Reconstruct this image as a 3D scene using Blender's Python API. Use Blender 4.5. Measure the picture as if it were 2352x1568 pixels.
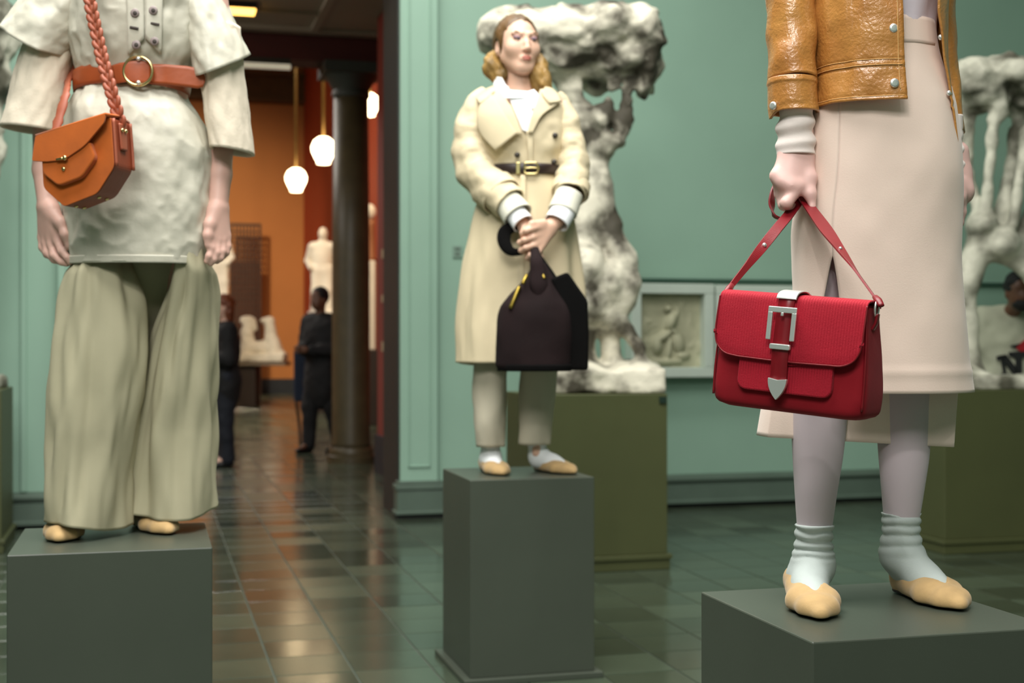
import bpy, bmesh, math, random
import numpy as np
from mathutils import Vector, Matrix

# ------------------------------------------------------------------ camera
for o in list(bpy.data.objects):
    bpy.data.objects.remove(o, do_unlink=True)
SC = bpy.context.scene
COL = SC.collection
FPX, CX, CY, HC = 3100.0, 1176.0, 784.0, 1.26
YAW = math.radians(15.0)
FW = np.array([math.sin(YAW), math.cos(YAW), 0.0])
RT = np.array([math.cos(YAW), -math.sin(YAW), 0.0])
UP = np.array([0.0, 0.0, 1.0])
cam_d = bpy.data.cameras.new('camera')
cam = bpy.data.objects.new('camera', cam_d)
COL.objects.link(cam)
cam.location = (0, 0, HC)
cam.rotation_euler = (math.pi / 2, 0, -YAW)
cam_d.sensor_width = 36.0
cam_d.lens = FPX / 2352.0 * 36.0
cam_d.clip_start = 0.05
cam_d.clip_end = 200
cam_d.dof.use_dof = True
cam_d.dof.focus_distance = 2.44
cam_d.dof.aperture_fstop = 4.6
cam_d.dof.aperture_blades = 0
SC.camera = cam
SC.view_settings.view_transform = 'Standard'
SC.view_settings.look = 'None'
SC.view_settings.gamma = 1.0
SC.view_settings.use_curve_mapping = False
SC.view_settings.exposure = 0.0
try:
    SC.cycles.use_denoising = True
except Exception:
    pass

# ------------------------------------------------------------------ world and lights
wd = bpy.data.worlds.new('world')
SC.world = wd
wd.use_nodes = True
wd.node_tree.nodes['Background'].inputs[0].default_value = (0.75, 0.85, 0.8, 1)
wd.node_tree.nodes['Background'].inputs[1].default_value = 0.02


def area(name, loc, target, sx, sy, power, col=(1, 1, 1), spread=180):
    l = bpy.data.lights.new(name, 'AREA')
    l.shape = 'RECTANGLE'
    l.size, l.size_y, l.energy, l.color = sx, sy, power, col
    l.spread = math.radians(spread)
    o = bpy.data.objects.new(name, l)
    COL.objects.link(o)
    o.location = loc
    o.rotation_euler = (Vector(target) - Vector(loc)).to_track_quat('-Z', 'Y').to_euler()
    return o


def spot(name, loc, target, power, angle, radius, col=(1, 1, 1), blend=0.6):
    l = bpy.data.lights.new(name, 'SPOT')
    l.energy, l.spot_size, l.spot_blend, l.shadow_soft_size, l.color = power, math.radians(angle), blend, radius, col
    o = bpy.data.objects.new(name, l)
    COL.objects.link(o)
    o.location = loc
    o.rotation_euler = (Vector(target) - Vector(loc)).to_track_quat('-Z', 'Y').to_euler()
    return o


WHITE_L = (1.0, 0.985, 0.94)
area('skylight', (0.35, 3.1, 5.85), (0.35, 3.1, 0), 4.6, 4.4, 650, WHITE_L)
area('front_fill', (-1.2, -1.6, 5.0), (1.4, 4.4, 1.6), 2.6, 1.6, 190, WHITE_L)  # added front fill from high behind the camera, no fitting modelled
area('wall_washer', (0.7, 7.4, 5.75), (1.2, 9.6, 2.6), 5.0, 0.5, 140, WHITE_L)
# added small spots that give the jacket its glints, no fittings modelled
spot('glint_spot', (-0.7, -0.6, 4.6), (0.9, 2.4, 1.9), 90, 50, 0.03, WHITE_L)
spot('glint_spot', (0.9, -0.9, 4.7), (1.3, 2.4, 1.8), 60, 50, 0.03, WHITE_L)

# added hall lights: unseen warm spots brightening the lower far wall and floor
WARM = (1.0, 0.82, 0.55)
spot('hall_fill_spot', (-0.8, 25, 7.6), (0.9, 33, 1.6), 2500, 70, 0.15, WARM, 1.0)
spot('hall_fill_spot', (2.4, 16, 7.6), (1.6, 24, 1.0), 2400, 80, 0.15, WARM, 1.0)
area('hall_floor_fill', (-1.2, 20.5, 7.95), (-0.4, 20.5, 0), 5.0, 9.0, 1250, (1.0, 0.93, 0.84))  # added downlight that brightens the hall floor, source unseen
area('hall_bay_fill', (-2.5, 12.2, 4.3), (-0.2, 12.8, 0), 2.2, 1.2, 125, (1.0, 0.95, 0.88))  # added fill for the floor of the first bay


# ------------------------------------------------------------------ pixel helpers
def Wp(px, py, d):
    p = FW * d + RT * ((px - CX) / FPX * d) + UP * (HC + (CY - py) / FPX * d)
    return p


def floorpt(px, py):
    return Wp(px, py, HC * FPX / (py - CY))


def at_plane(px, py, axis, val):
    v = FW + RT * ((px - CX) / FPX) + UP * ((CY - py) / FPX)
    t = val / v[axis]
    p = v * t
    p[2] += HC
    return p


# ------------------------------------------------------------------ materials
def lin(c):
    c = np.array(c[:3], float) / 255.0
    return tuple(np.where(c <= 0.04045, c / 12.92, ((c + 0.055) / 1.055) ** 2.4)) + (1.0,)


MATS = {}


def M(name, col, rough=0.6, var=0.12, vscale=6.0, bump=0.0, bscale=60.0, metal=0.0, coat=0.0, sheen=0.0,
      spec=0.5, col2=None, emit=0.0, sss=0.0, detail=4.0, bdist=0.01, rvar=0.0, stretch=None, con=(0.3, 0.7)):
    if name in MATS:
        return MATS[name]
    m = bpy.data.materials.new(name)
    m.use_nodes = True
    nt = m.node_tree
    b = nt.nodes['Principled BSDF']
    tc = nt.nodes.new('ShaderNodeTexCoord')
    vec = tc.outputs['Object']
    if stretch:
        mp = nt.nodes.new('ShaderNodeMapping')
        mp.inputs['Scale'].default_value = stretch
        nt.links.new(vec, mp.inputs['Vector'])
        vec = mp.outputs[0]
    n = nt.nodes.new('ShaderNodeTexNoise')
    n.inputs['Scale'].default_value = vscale
    n.inputs['Detail'].default_value = detail
    nt.links.new(vec, n.inputs['Vector'])
    mx = nt.nodes.new('ShaderNodeMix')
    mx.data_type = 'RGBA'
    c1 = lin(col)
    if col2 is not None:
        a_, b_ = c1, lin(col2)
    else:
        a_ = tuple(min(1, x * (1 - var)) for x in c1[:3]) + (1,)
        b_ = tuple(min(1, x * (1 + var)) for x in c1[:3]) + (1,)
    mx.inputs['A'].default_value = a_
    mx.inputs['B'].default_value = b_
    rmp = nt.nodes.new('ShaderNodeMapRange')
    rmp.inputs['From Min'].default_value = con[0]
    rmp.inputs['From Max'].default_value = con[1]
    nt.links.new(n.outputs['Fac'], rmp.inputs['Value'])
    nt.links.new(rmp.outputs[0], mx.inputs['Factor'])
    nt.links.new(mx.outputs['Result'], b.inputs['Base Color'])
    b.inputs['Roughness'].default_value = rough
    b.inputs['Metallic'].default_value = metal
    b.inputs['Specular IOR Level'].default_value = spec
    b.inputs['Coat Weight'].default_value = coat
    b.inputs['Coat Roughness'].default_value = 0.08
    b.inputs['Sheen Weight'].default_value = sheen
    if sss:
        b.inputs['Subsurface Weight'].default_value = sss
        b.inputs['Subsurface Radius'].default_value = (0.012, 0.005, 0.003)
        b.inputs['Subsurface Scale'].default_value = 0.6
    if rvar:
        rr = nt.nodes.new('ShaderNodeMapRange')
        rr.inputs['To Min'].default_value = max(0.02, rough - rvar)
        rr.inputs['To Max'].default_value = min(1, rough + rvar)
        nt.links.new(n.outputs['Fac'], rr.inputs['Value'])
        nt.links.new(rr.outputs[0], b.inputs['Roughness'])
    if bump:
        n2 = nt.nodes.new('ShaderNodeTexNoise')
        n2.inputs['Scale'].default_value = bscale
        n2.inputs['Detail'].default_value = 5
        nt.links.new(vec, n2.inputs['Vector'])
        bp = nt.nodes.new('ShaderNodeBump')
        bp.inputs['Strength'].default_value = bump
        bp.inputs['Distance'].default_value = bdist
        nt.links.new(n2.outputs['Fac'], bp.inputs['Height'])
        nt.links.new(bp.outputs[0], b.inputs['Normal'])
    if emit:
        b.inputs['Emission Color'].default_value = lin(col)
        b.inputs['Emission Strength'].default_value = emit
    MATS[name] = m
    return m


# ------------------------------------------------------------------ object helpers
def tag(o, label=None, cat=None, group=None, kind=None):
    if label: o['label'] = label
    if cat: o['category'] = cat
    if group: o['group'] = group
    if kind: o['kind'] = kind
    return o


def mk(name, verts, faces, mat, parent=None, smooth=True, solid=0.0, sub=0, bevel=0.0, off=0.0, label=None, flat_angle=None):
    me = bpy.data.meshes.new(name)
    V = np.asarray(verts, float)
    me.from_pydata(V.tolist(), [], [tuple(int(i) for i in f) for f in faces])
    me.validate()
    if smooth:
        me.polygons.foreach_set('use_smooth', [True] * len(me.polygons))
    if mat: me.materials.append(mat)
    me.update()
    o = bpy.data.objects.new(name, me)
    COL.objects.link(o)
    if parent is not None: o.parent = parent
    if solid:
        md = o.modifiers.new('thickness', 'SOLIDIFY')
        md.thickness = solid
        md.offset = off
    if bevel:
        md = o.modifiers.new('bevel', 'BEVEL')
        md.width = bevel
        md.segments = 2
        md.limit_method = 'ANGLE'
        md.angle_limit = math.radians(40)
    if sub:
        md = o.modifiers.new('subdivision', 'SUBSURF')
        md.levels = sub
        md.render_levels = sub
    if flat_angle:
        me.set_sharp_from_angle(angle=math.radians(flat_angle))
    if label: o['label'] = label
    return o


def empty(name, loc, rz=0.0):
    o = bpy.data.objects.new(name, None)
    o.empty_display_size = 0.1
    COL.objects.link(o)
    o.location = loc
    o.rotation_euler = (0, 0, rz)
    return o


BOXF = [(0, 3, 2, 1), (4, 5, 6, 7), (0, 1, 5, 4), (1, 2, 6, 5), (2, 3, 7, 6), (3, 0, 4, 7)]


def boxv(lo, hi):
    x0, y0, z0 = lo; x1, y1, z1 = hi
    return [(x0, y0, z0), (x1, y0, z0), (x1, y1, z0), (x0, y1, z0), (x0, y0, z1), (x1, y0, z1), (x1, y1, z1), (x0, y1, z1)]


def box(name, lo, hi, mat, parent=None, bevel=0.0, label=None):
    return mk(name, boxv(lo, hi), BOXF, mat, parent, smooth=False, bevel=bevel, label=label)


def boxes(name, lst, mat, parent=None, bevel=0.0):
    V, Fc = [], []
    for lo, hi in lst:
        n = len(V)
        V += boxv(lo, hi)
        Fc += [tuple(i + n for i in f) for f in BOXF]
    return mk(name, V, Fc, mat, parent, smooth=False, bevel=bevel)


def rotm(rx=0, ry=0, rz=0):
    return np.array(Matrix.Rotation(math.radians(rz), 3, 'Z') @ Matrix.Rotation(math.radians(ry), 3, 'Y') @ Matrix.Rotation(math.radians(rx), 3, 'X'))


def loft(rings, closed=True, cap0=False, cap1=False):
    R_ = np.asarray(rings, float)
    m, n, _ = R_.shape
    V = R_.reshape(-1, 3)
    Fc = []
    nn = n if closed else n - 1
    for i in range(m - 1):
        for j in range(nn):
            k = (j + 1) % n
            Fc.append((i * n + j, i * n + k, (i + 1) * n + k, (i + 1) * n + j))
    V = list(map(tuple, V))
    if cap0: Fc.append(tuple(range(n - 1, -1, -1)))
    if cap1: Fc.append(tuple((m - 1) * n + j for j in range(n)))
    return V, Fc


def interp(xs, ys, t):
    """smooth (monotone cubic) interpolation, ys may be (n,k)"""
    xs = np.asarray(xs, float); ys = np.asarray(ys, float)
    t = np.asarray(t, float)
    if ys.ndim == 1: ys = ys[:, None]; one = True
    else: one = False
    h = np.diff(xs)[:, None]
    dl = np.diff(ys, axis=0) / h
    m = np.zeros_like(ys)
    m[0] = dl[0]; m[-1] = dl[-1]
    if len(xs) > 2:
        a, b = dl[:-1], dl[1:]
        hm = np.where(a * b > 0, 2 * a * b / np.where(np.abs(a + b) < 1e-12, 1e-12, a + b), 0)
        m[1:-1] = hm
    i = np.clip(np.searchsorted(xs, t) - 1, 0, len(xs) - 2)
    hh = h[i]; s = ((t - xs[i])[:, None]) / hh
    s = np.clip(s, 0, 1)
    r = ((1 + 2 * s) * (1 - s) ** 2 * ys[i] + s * (1 - s) ** 2 * hh * m[i] + s * s * (3 - 2 * s) * ys[i + 1] + s * s * (s - 1) * hh * m[i + 1])
    return r[:, 0] if one else r


def catmull(P, n):
    P = np.asarray(P, float)
    L = np.concatenate([[0], np.cumsum(np.linalg.norm(np.diff(P, axis=0), axis=1))])
    t = np.linspace(0, L[-1], n)
    # centripetal-like hermite with finite-difference tangents
    m = np.zeros_like(P)
    m[1:-1] = (P[2:] - P[:-2]) / (L[2:] - L[:-2])[:, None]
    m[0] = (P[1] - P[0]) / (L[1] - L[0]); m[-1] = (P[-1] - P[-2]) / (L[-1] - L[-2])
    i = np.clip(np.searchsorted(L, t) - 1, 0, len(P) - 2)
    h = (L[i + 1] - L[i])[:, None]; s = ((t - L[i])[:, None]) / h
    return ((1 + 2 * s) * (1 - s) ** 2 * P[i] + s * (1 - s) ** 2 * h * m[i] + s * s * (3 - 2 * s) * P[i + 1] + s * s * (s - 1) * h * m[i + 1]), t / L[-1]


def sweep(path, rx, ry=None, n=16, m=40, ref=(0, 1, 0), cap=True, fold=None, prof=None):
    """tube along path; rx is the half size along 'side' (perp. to ref), ry along ref; both may be lists over the path"""
    P, t = catmull(path, m)
    T = np.gradient(P, axis=0)
    T /= np.linalg.norm(T, axis=1)[:, None]
    ref = np.asarray(ref, float)
    S = np.cross(T, ref); S /= np.linalg.norm(S, axis=1)[:, None]
    N = np.cross(S, T)
    if ry is None: ry = rx
    f = lambda r: np.full(m, r, float) if np.isscalar(r) else interp(np.linspace(0, 1, len(r)), r, t)
    RX, RY = f(rx), f(ry)
    th = np.linspace(0, 2 * np.pi, n, endpoint=False)
    if prof == 'flat':
        c = np.sign(np.cos(th)) * np.abs(np.cos(th)) ** 0.35; s_ = np.sign(np.sin(th)) * np.abs(np.sin(th)) ** 0.35
    else:
        c, s_ = np.cos(th), np.sin(th)
    rings = []
    for i in range(m):
        k = np.ones(n) if fold is None else fold(th, t[i])
        rings.append(P[i] + S[i] * (c * RX[i] * k)[:, None] + N[i] * (s_ * RY[i] * k)[:, None])
    return loft(rings, True, cap, cap)


def join(parts):
    V, Fc = [], []
    for v, f in parts:
        n = len(V)
        V += [tuple(x) for x in v]
        Fc += [tuple(i + n for i in q) for q in f]
    return V, Fc


def xform(vf, mat3=None, off=(0, 0, 0)):
    v = np.asarray(vf[0], float)
    if mat3 is not None: v = v @ np.asarray(mat3).T
    return v + np.asarray(off, float), vf[1]


def sphere_vf(c, r, nu=16, nv=10):
    r = np.asarray(r, float) * np.ones(3)
    rings = []
    for j in range(nv + 1):
        ph = -np.pi / 2 + np.pi * (j + 0.0) / nv
        ph = np.clip(ph, -np.pi / 2 + 0.02, np.pi / 2 - 0.02)
        th = np.linspace(0, 2 * np.pi, nu, endpoint=False)
        rings.append(np.c_[np.cos(th) * np.cos(ph) * r[0], np.sin(th) * np.cos(ph) * r[1], np.full(nu, np.sin(ph) * r[2])] + np.asarray(c))
    return loft(rings, True, True, True)


def lathe_vf(prof, n=24, c=(0, 0, 0)):
    th = np.linspace(0, 2 * np.pi, n, endpoint=False)
    return loft([np.c_[np.cos(th) * r + c[0], np.sin(th) * r + c[1], np.full(n, z + c[2])] for r, z in prof], True, True, True)


def torus_vf(c, R0, r0, axis='Y', n=32, k=10, sx=1.0, sz=1.0):
    th = np.linspace(0, 2 * np.pi, n, endpoint=False)
    ph = np.linspace(0, 2 * np.pi, k, endpoint=False)
    V, Fc = [], []
    for a in th:
        for b in ph:
            rr = R0 + r0 * math.cos(b)
            p = [math.cos(a) * rr * sx, math.sin(b) * r0, math.sin(a) * rr * sz]
            if axis == 'Z': p = [p[0], p[2], p[1]]
            if axis == 'X': p = [p[1], p[0], p[2]]
            V.append((p[0] + c[0], p[1] + c[1], p[2] + c[2]))
    for i in range(n):
        for j in range(k):
            Fc.append((i * k + j, ((i + 1) % n) * k + j, ((i + 1) % n) * k + (j + 1) % k, i * k + (j + 1) % k))
    return V, Fc


def prism(poly, y0, y1):
    """polygon in (x,z) extruded along y from y0 (front) to y1"""
    n = len(poly)
    V = [(p[0], y0, p[1]) for p in poly] + [(p[0], y1, p[1]) for p in poly]
    Fc = [tuple(range(n)), tuple(range(2 * n - 1, n - 1, -1))]
    for i in range(n):
        j = (i + 1) % n
        Fc.append((i, i + n, j + n, j))
    return V, Fc


def roundpoly(poly, rad, seg=6):
    """round the corners of an (x,z) polygon; rad per corner or scalar"""
    out = []
    n = len(poly)
    for i in range(n):
        p = np.array(poly[i], float); a = np.array(poly[i - 1], float); b = np.array(poly[(i + 1) % n], float)
        r = rad if np.isscalar(rad) else rad[i]
        if r <= 0: out.append(tuple(p)); continue
        da = (a - p); db = (b - p)
        la, lb = np.linalg.norm(da), np.linalg.norm(db)
        r_ = min(r, la * 0.48, lb * 0.48)
        A_, B_ = p + da / la * r_, p + db / lb * r_
        for t in np.linspace(0, 1, seg):
            out.append(tuple((1 - t) ** 2 * A_ + 2 * t * (1 - t) * p + t * t * B_))
    return out


# ------------------------------------------------------------------ noise and implicit surfaces
def _hash(i, j, k, s):
    h = (i * 374761393 + j * 668265263 + k * 2147483647 + s * 1274126177).astype(np.int64) & 0x7fffffff
    h = ((h ^ (h >> 13)) * 1274126177) & 0x7fffffff
    h = h ^ (h >> 16)
    return (h & 0xffff) / 32767.5 - 1.0


def vnoise(P, scale=1.0, seed=0, octv=1):
    P = np.asarray(P, float) * scale
    out = np.zeros(P.shape[:-1]); amp = 1.0
    for o_ in range(octv):
        I = np.floor(P).astype(np.int64); f = P - I; f = f * f * (3 - 2 * f)
        v = 0
        for a in (0, 1):
            wa = f[..., 0] if a else 1 - f[..., 0]
            for b in (0, 1):
                wb = f[..., 1] if b else 1 - f[..., 1]
                for c in (0, 1):
                    wc = f[..., 2] if c else 1 - f[..., 2]
                    v = v + wa * wb * wc * _hash(I[..., 0] + a, I[..., 1] + b, I[..., 2] + c, seed + o_)
        out = out + v * amp
        amp *= 0.5; P = P * 2.03
    return out


def surfnet(f, org, h):
    ins = f < 0
    nx, ny, nz = f.shape
    c = np.zeros((nx - 1, ny - 1, nz - 1), np.int8)
    for a in (0, 1):
        for b in (0, 1):
            for d in (0, 1):
                c += ins[a:nx - 1 + a, b:ny - 1 + b, d:nz - 1 + d]
    act = np.argwhere((c > 0) & (c < 8))
    if len(act) == 0: return np.zeros((0, 3)), np.zeros((0, 4), int)
    idm = -np.ones(c.shape, np.int64)
    idm[act[:, 0], act[:, 1], act[:, 2]] = np.arange(len(act))
    cor = [(a, b, d) for a in (0, 1) for b in (0, 1) for d in (0, 1)]
    val = {q: f[act[:, 0] + q[0], act[:, 1] + q[1], act[:, 2] + q[2]] for q in cor}
    S = np.zeros((len(act), 3)); N = np.zeros(len(act))
    for q in cor:
        for ax in range(3):
            if q[ax] == 0:
                q2 = list(q); q2[ax] = 1; q2 = tuple(q2)
                a, b = val[q], val[q2]
                msk = (a < 0) != (b < 0)
                t = np.where(msk, a / np.where(msk, a - b, 1), 0)
                p = np.tile(np.array(q, float), (len(act), 1)); p[:, ax] = t
                S += p * msk[:, None]; N += msk
    V = (act + S / N[:, None]) * h + org
    Q = []
    for ax in range(3):
        sl0 = [slice(None)] * 3; sl1 = [slice(None)] * 3
        sl0[ax] = slice(0, -1); sl1[ax] = slice(1, None)
        a, b = ins[tuple(sl0)], ins[tuple(sl1)]
        e = np.argwhere(a != b)
        u, w = (ax + 1) % 3, (ax + 2) % 3
        ok = (e[:, u] > 0) & (e[:, w] > 0) & (e[:, u] < f.shape[u] - 1) & (e[:, w] < f.shape[w] - 1)
        e = e[ok]
        fl = a[e[:, 0], e[:, 1], e[:, 2]]
        def cell(du, dw):
            q = e.copy(); q[:, u] += du; q[:, w] += dw
            return idm[q[:, 0], q[:, 1], q[:, 2]]
        quad = np.stack([cell(-1, -1), cell(0, -1), cell(0, 0), cell(-1, 0)], 1)
        quad[~fl] = quad[~fl][:, ::-1]
        Q.append(quad)
    return V, np.concatenate(Q)


class SDF:
    def __init__(s, h):
        s.h = h; s.pr = []

    def cap(s, a, b, r1, r2=None, k=0.0, sub=False):
        a, b = np.asarray(a, float), np.asarray(b, float)
        r2 = r1 if r2 is None else r2
        s.pr.append(('cap', np.minimum(a - r1, b - r2), np.maximum(a + r1, b + r2), (a, b, r1, r2), k, sub)); return s

    def chain(s, pts, rs, k=0.0):
        for i in range(len(pts) - 1): s.cap(pts[i], pts[i + 1], rs[i], rs[i + 1], k)
        return s

    def ell(s, c, r, rot=None, k=0.0, sub=False):
        c = np.asarray(c, float); r = np.asarray(r, float) * np.ones(3)
        R_ = np.eye(3) if rot is None else np.asarray(rot)
        m = r.max() if rot is not None else r
        s.pr.append(('ell', c - m, c + m, (c, r, R_), k, sub)); return s

    def box(s, c, r, rot=None, rd=0.0, k=0.0, sub=False):
        c = np.asarray(c, float); r = np.asarray(r, float)
        R_ = np.eye(3) if rot is None else np.asarray(rot)
        m = np.abs(R_) @ r
        s.pr.append(('box', c - m, c + m, (c, r, R_, rd), k, sub)); return s

    def build(s, noise=None, smooth=0):
        h = s.h
        lo = np.min([p[1] for p in s.pr if not p[5]], 0) - 4 * h - 0.01
        hi = np.max([p[2] for p in s.pr if not p[5]], 0) + 4 * h + 0.01
        n = np.ceil((hi - lo) / h).astype(int) + 1
        f = np.full(n, 1.0, np.float32)
        ax = [lo[i] + h * np.arange(n[i]) for i in range(3)]
        for ty, a, b, par, k, sub in s.pr:
            pad = k + 4 * h + (0.03 if noise else 0)
            i0 = np.clip(np.floor((a - pad - lo) / h).astype(int), 0, n); i1 = np.clip(np.ceil((b + pad - lo) / h).astype(int) + 1, 0, n)
            if np.any(i1 <= i0): continue
            X, Y, Z = np.meshgrid(ax[0][i0[0]:i1[0]], ax[1][i0[1]:i1[1]], ax[2][i0[2]:i1[2]], indexing='ij')
            P = np.stack([X, Y, Z], -1)
            if ty == 'cap':
                A_, B_, r1, r2 = par
                ba = B_ - A_; L2 = max(ba @ ba, 1e-12)
                t = np.clip(((P - A_) @ ba) / L2, 0, 1)
                d = np.linalg.norm(P - A_ - t[..., None] * ba, axis=-1) - (r1 + (r2 - r1) * t)
            elif ty == 'ell':
                c, r, R_ = par
                q = (P - c) @ R_
                k0 = np.linalg.norm(q / r, axis=-1); k1 = np.linalg.norm(q / (r * r), axis=-1)
                d = k0 * (k0 - 1) / np.maximum(k1, 1e-9)
            else:
                c, r, R_, rd = par
                q = np.abs((P - c) @ R_) - (r - rd)
                d = np.linalg.norm(np.maximum(q, 0), axis=-1) + np.minimum(q.max(-1), 0) - rd
            sl = tuple(slice(i0[i], i1[i]) for i in range(3))
            o = f[sl]
            if sub:
                d = -d
                if k > 0:
                    hh = np.maximum(k - np.abs(o - d), 0) / k
                    f[sl] = np.maximum(o, d) + hh * hh * k * 0.25
                else: f[sl] = np.maximum(o, d)
            else:
                if k > 0:
                    hh = np.maximum(k - np.abs(o - d), 0) / k
                    f[sl] = np.minimum(o, d) - hh * hh * k * 0.25
                else: f[sl] = np.minimum(o, d)
        if noise:
            near = np.argwhere(np.abs(f) < 0.09)
            P = near * h + lo
            f[near[:, 0], near[:, 1], near[:, 2]] += noise(P)
        V, Q = surfnet(f, lo, h)
        for _ in range(smooth):
            V = lap(V, Q)
        return V, [tuple(q) for q in Q.tolist()]


def lap(V, Q, w=0.5):
    Q = np.asarray(Q)
    A_ = np.zeros_like(V); C_ = np.zeros(len(V))
    for i, j in ((0, 1), (1, 2), (2, 3), (3, 0)):
        np.add.at(A_, Q[:, i], V[Q[:, j]]); np.add.at(C_, Q[:, i], 1)
        np.add.at(A_, Q[:, j], V[Q[:, i]]); np.add.at(C_, Q[:, j], 1)
    return V * (1 - w) + w * A_ / np.maximum(C_, 1)[:, None]


# ------------------------------------------------------------------ figure frame: x right in the picture, y away, z up
class Fig:
    def __init__(s, px, d0, z0):
        s.d0, s.z0 = d0, z0
        s.x0 = (px - CX) / FPX * d0
        p = FW * d0 + RT * s.x0
        s.org = (p[0], p[1], z0)

    def L(s, px, py, dy=0.0):
        d = s.d0 + dy
        return np.array([(px - CX) / FPX * d - s.x0, dy, HC + (CY - py) / FPX * d - s.z0])

    def sc(s, dy=0.0):
        return (s.d0 + dy) / FPX

    def empty(s, name):
        return empty(name, s.org, -YAW)

    def rows(s, rows, n=64, m=60, fold=None, ex=2.0, hem=None, span=(0, 2 * np.pi), closed=True, zk=0.8, thf=None):
        """garment from silhouette rows (py seen on the front, x_left, x_right, dy, half_depth)"""
        rows = np.array(sorted(rows), float)
        t = np.linspace(rows[0, 0], rows[-1, 0], m)
        R_ = interp(rows[:, 0], rows[:, 1:], t)
        out = []
        for i in range(m):
            u = i / (m - 1)
            th = np.linspace(span[0], span[1], n, endpoint=not closed) if thf is None else thf(u, n)
            c = np.sign(np.cos(th)) * np.abs(np.cos(th)) ** (2 / ex); sn = np.sign(np.sin(th)) * np.abs(np.sin(th)) ** (2 / ex)
            xl, xr, dy, ry = R_[i]
            a, b = s.L(xl, t[i], dy), s.L(xr, t[i], dy)
            cx, rx, z = (a[0] + b[0]) / 2, (b[0] - a[0]) / 2, s.L(xl, t[i], dy - zk * ry)[2]
            g = 0 if fold is None else fold(th, u)
            x = cx + c * (rx + g); y = dy + sn * (ry + g)
            zz = np.full(n, z)
            if hem is not None: zz = zz + hem(th, u)
            out.append(np.stack([x, y, zz], 1))
        return out

# ================================================================== THE SETTING
WY = 9.6            # front face of the green wall
DL, DR = -0.05, 1.74  # doorway edges
GREEN = M('green_wall_paint', (141, 173, 154), 0.6, var=0.05, vscale=1.2, bump=0.05, bscale=40)
GREEN_D = M('green_skirting_paint', (84, 100, 88), 0.5, var=0.08, vscale=4)
GAP_SHADE = M('painted_gap_shade', (22, 26, 24), 0.8)  # shade of the skirting recess put into the colour
JAMB = M('dark_door_lining_paint', (26, 30, 27), 0.55)
PLASTER_C = M('grey_ceiling_plaster', (150, 150, 142), 0.8, var=0.04)
HALLC = M('dark_hall_ceiling_paint', (150, 138, 122), 0.8, var=0.08, vscale=1)
REDW = M('red_brown_wall_paint', (120, 38, 22), 0.7, var=0.08, vscale=1.5)
ORANGE = M('terracotta_orange_wall_paint', (186, 120, 62), 0.75, var=0.08, vscale=0.5)
RED2 = M('deep_red_wall_paint', (158, 58, 18), 0.75, var=0.1, vscale=0.6)
BEAMR = M('dark_red_beam_paint', (70, 20, 14), 0.7)
BLUEB = M('blue_black_skirting_paint', (28, 34, 42), 0.5)
STONE_COL = M('dark_olive_stone', (78, 68, 46), 0.45, var=0.18, vscale=5, bump=0.05)

# ---- floor with single tiles
T = 0.3
TX0, TY0 = 1.051, 6.04


def tile_mat():
    m = M('slate_floor_tile', (68, 77, 65), 0.2, var=0.2, vscale=2.5, bump=0.02, bscale=12, spec=0.85)
    nt = m.node_tree
    b = nt.nodes['Principled BSDF']
    geo = nt.nodes.new('ShaderNodeNewGeometry')
    mp = nt.nodes.new('ShaderNodeVectorMath'); mp.operation = 'SUBTRACT'; mp.inputs[1].default_value = (TX0, TY0, 0)
    dv = nt.nodes.new('ShaderNodeVectorMath'); dv.operation = 'SCALE'; dv.inputs['Scale'].default_value = 1 / T
    fl = nt.nodes.new('ShaderNodeVectorMath'); fl.operation = 'FLOOR'
    sep = nt.nodes.new('ShaderNodeSeparateXYZ'); com = nt.nodes.new('ShaderNodeCombineXYZ')
    wn = nt.nodes.new('ShaderNodeTexWhiteNoise'); wn.noise_dimensions = '2D'
    nt.links.new(geo.outputs['Position'], mp.inputs[0]); nt.links.new(mp.outputs[0], dv.inputs[0]); nt.links.new(dv.outputs[0], fl.inputs[0])
    nt.links.new(fl.outputs[0], sep.inputs[0]); nt.links.new(sep.outputs[0], com.inputs[0]); nt.links.new(sep.outputs[1], com.inputs[1])
    nt.links.new(com.outputs[0], wn.inputs['Vector'])
    old = b.inputs['Base Color'].links[0].from_socket
    mx = nt.nodes.new('ShaderNodeMix'); mx.data_type = 'RGBA'; mx.blend_type = 'MULTIPLY'
    mx.inputs['Factor'].default_value = 1.0
    cr = nt.nodes.new('ShaderNodeValToRGB')
    cr.color_ramp.elements[0].color = (0.64, 0.64, 0.60, 1); cr.color_ramp.elements[1].color = (1.2, 1.24, 1.14, 1)
    nt.links.new(wn.outputs['Value'], cr.inputs[0])
    nt.links.new(old, mx.inputs['A']); nt.links.new(cr.outputs[0], mx.inputs['B'])
    nt.links.new(mx.outputs['Result'], b.inputs['Base Color'])
    rr = nt.nodes.new('ShaderNodeMapRange'); rr.inputs['To Min'].default_value = 0.13; rr.inputs['To Max'].default_value = 0.25
    nt.links.new(wn.outputs['Value'], rr.inputs['Value']); nt.links.new(rr.outputs[0], b.inputs['Roughness'])
    return m


TILE = tile_mat()
GROUT = M('pale_grout', (80, 86, 76), 0.6)
floor = box('floor', (-9, -4, -0.2), (9.5, 33.2, -0.004), GROUT)
tag(floor, 'dark grey green stone floor of polished square tiles', 'floor', kind='structure')
cells = []
for i in range(-34, 29):
    for j in range(-34, 91):
        x, y = TX0 + i * T, TY0 + j * T
        if x < -9 or x + T > 9.5 or y < -4 or y + T > 33.2: continue
        if y > 10 and (x > 4.4 or x < -8.2): continue
        cells.append((x, y))


def proj(p):
    v = np.asarray(p, float) - np.array([0, 0, HC])
    d = v @ FW
    return CX + (v @ RT) / max(d, 1e-6) * FPX, CY - v[2] / max(d, 1e-6) * FPX, d


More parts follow.
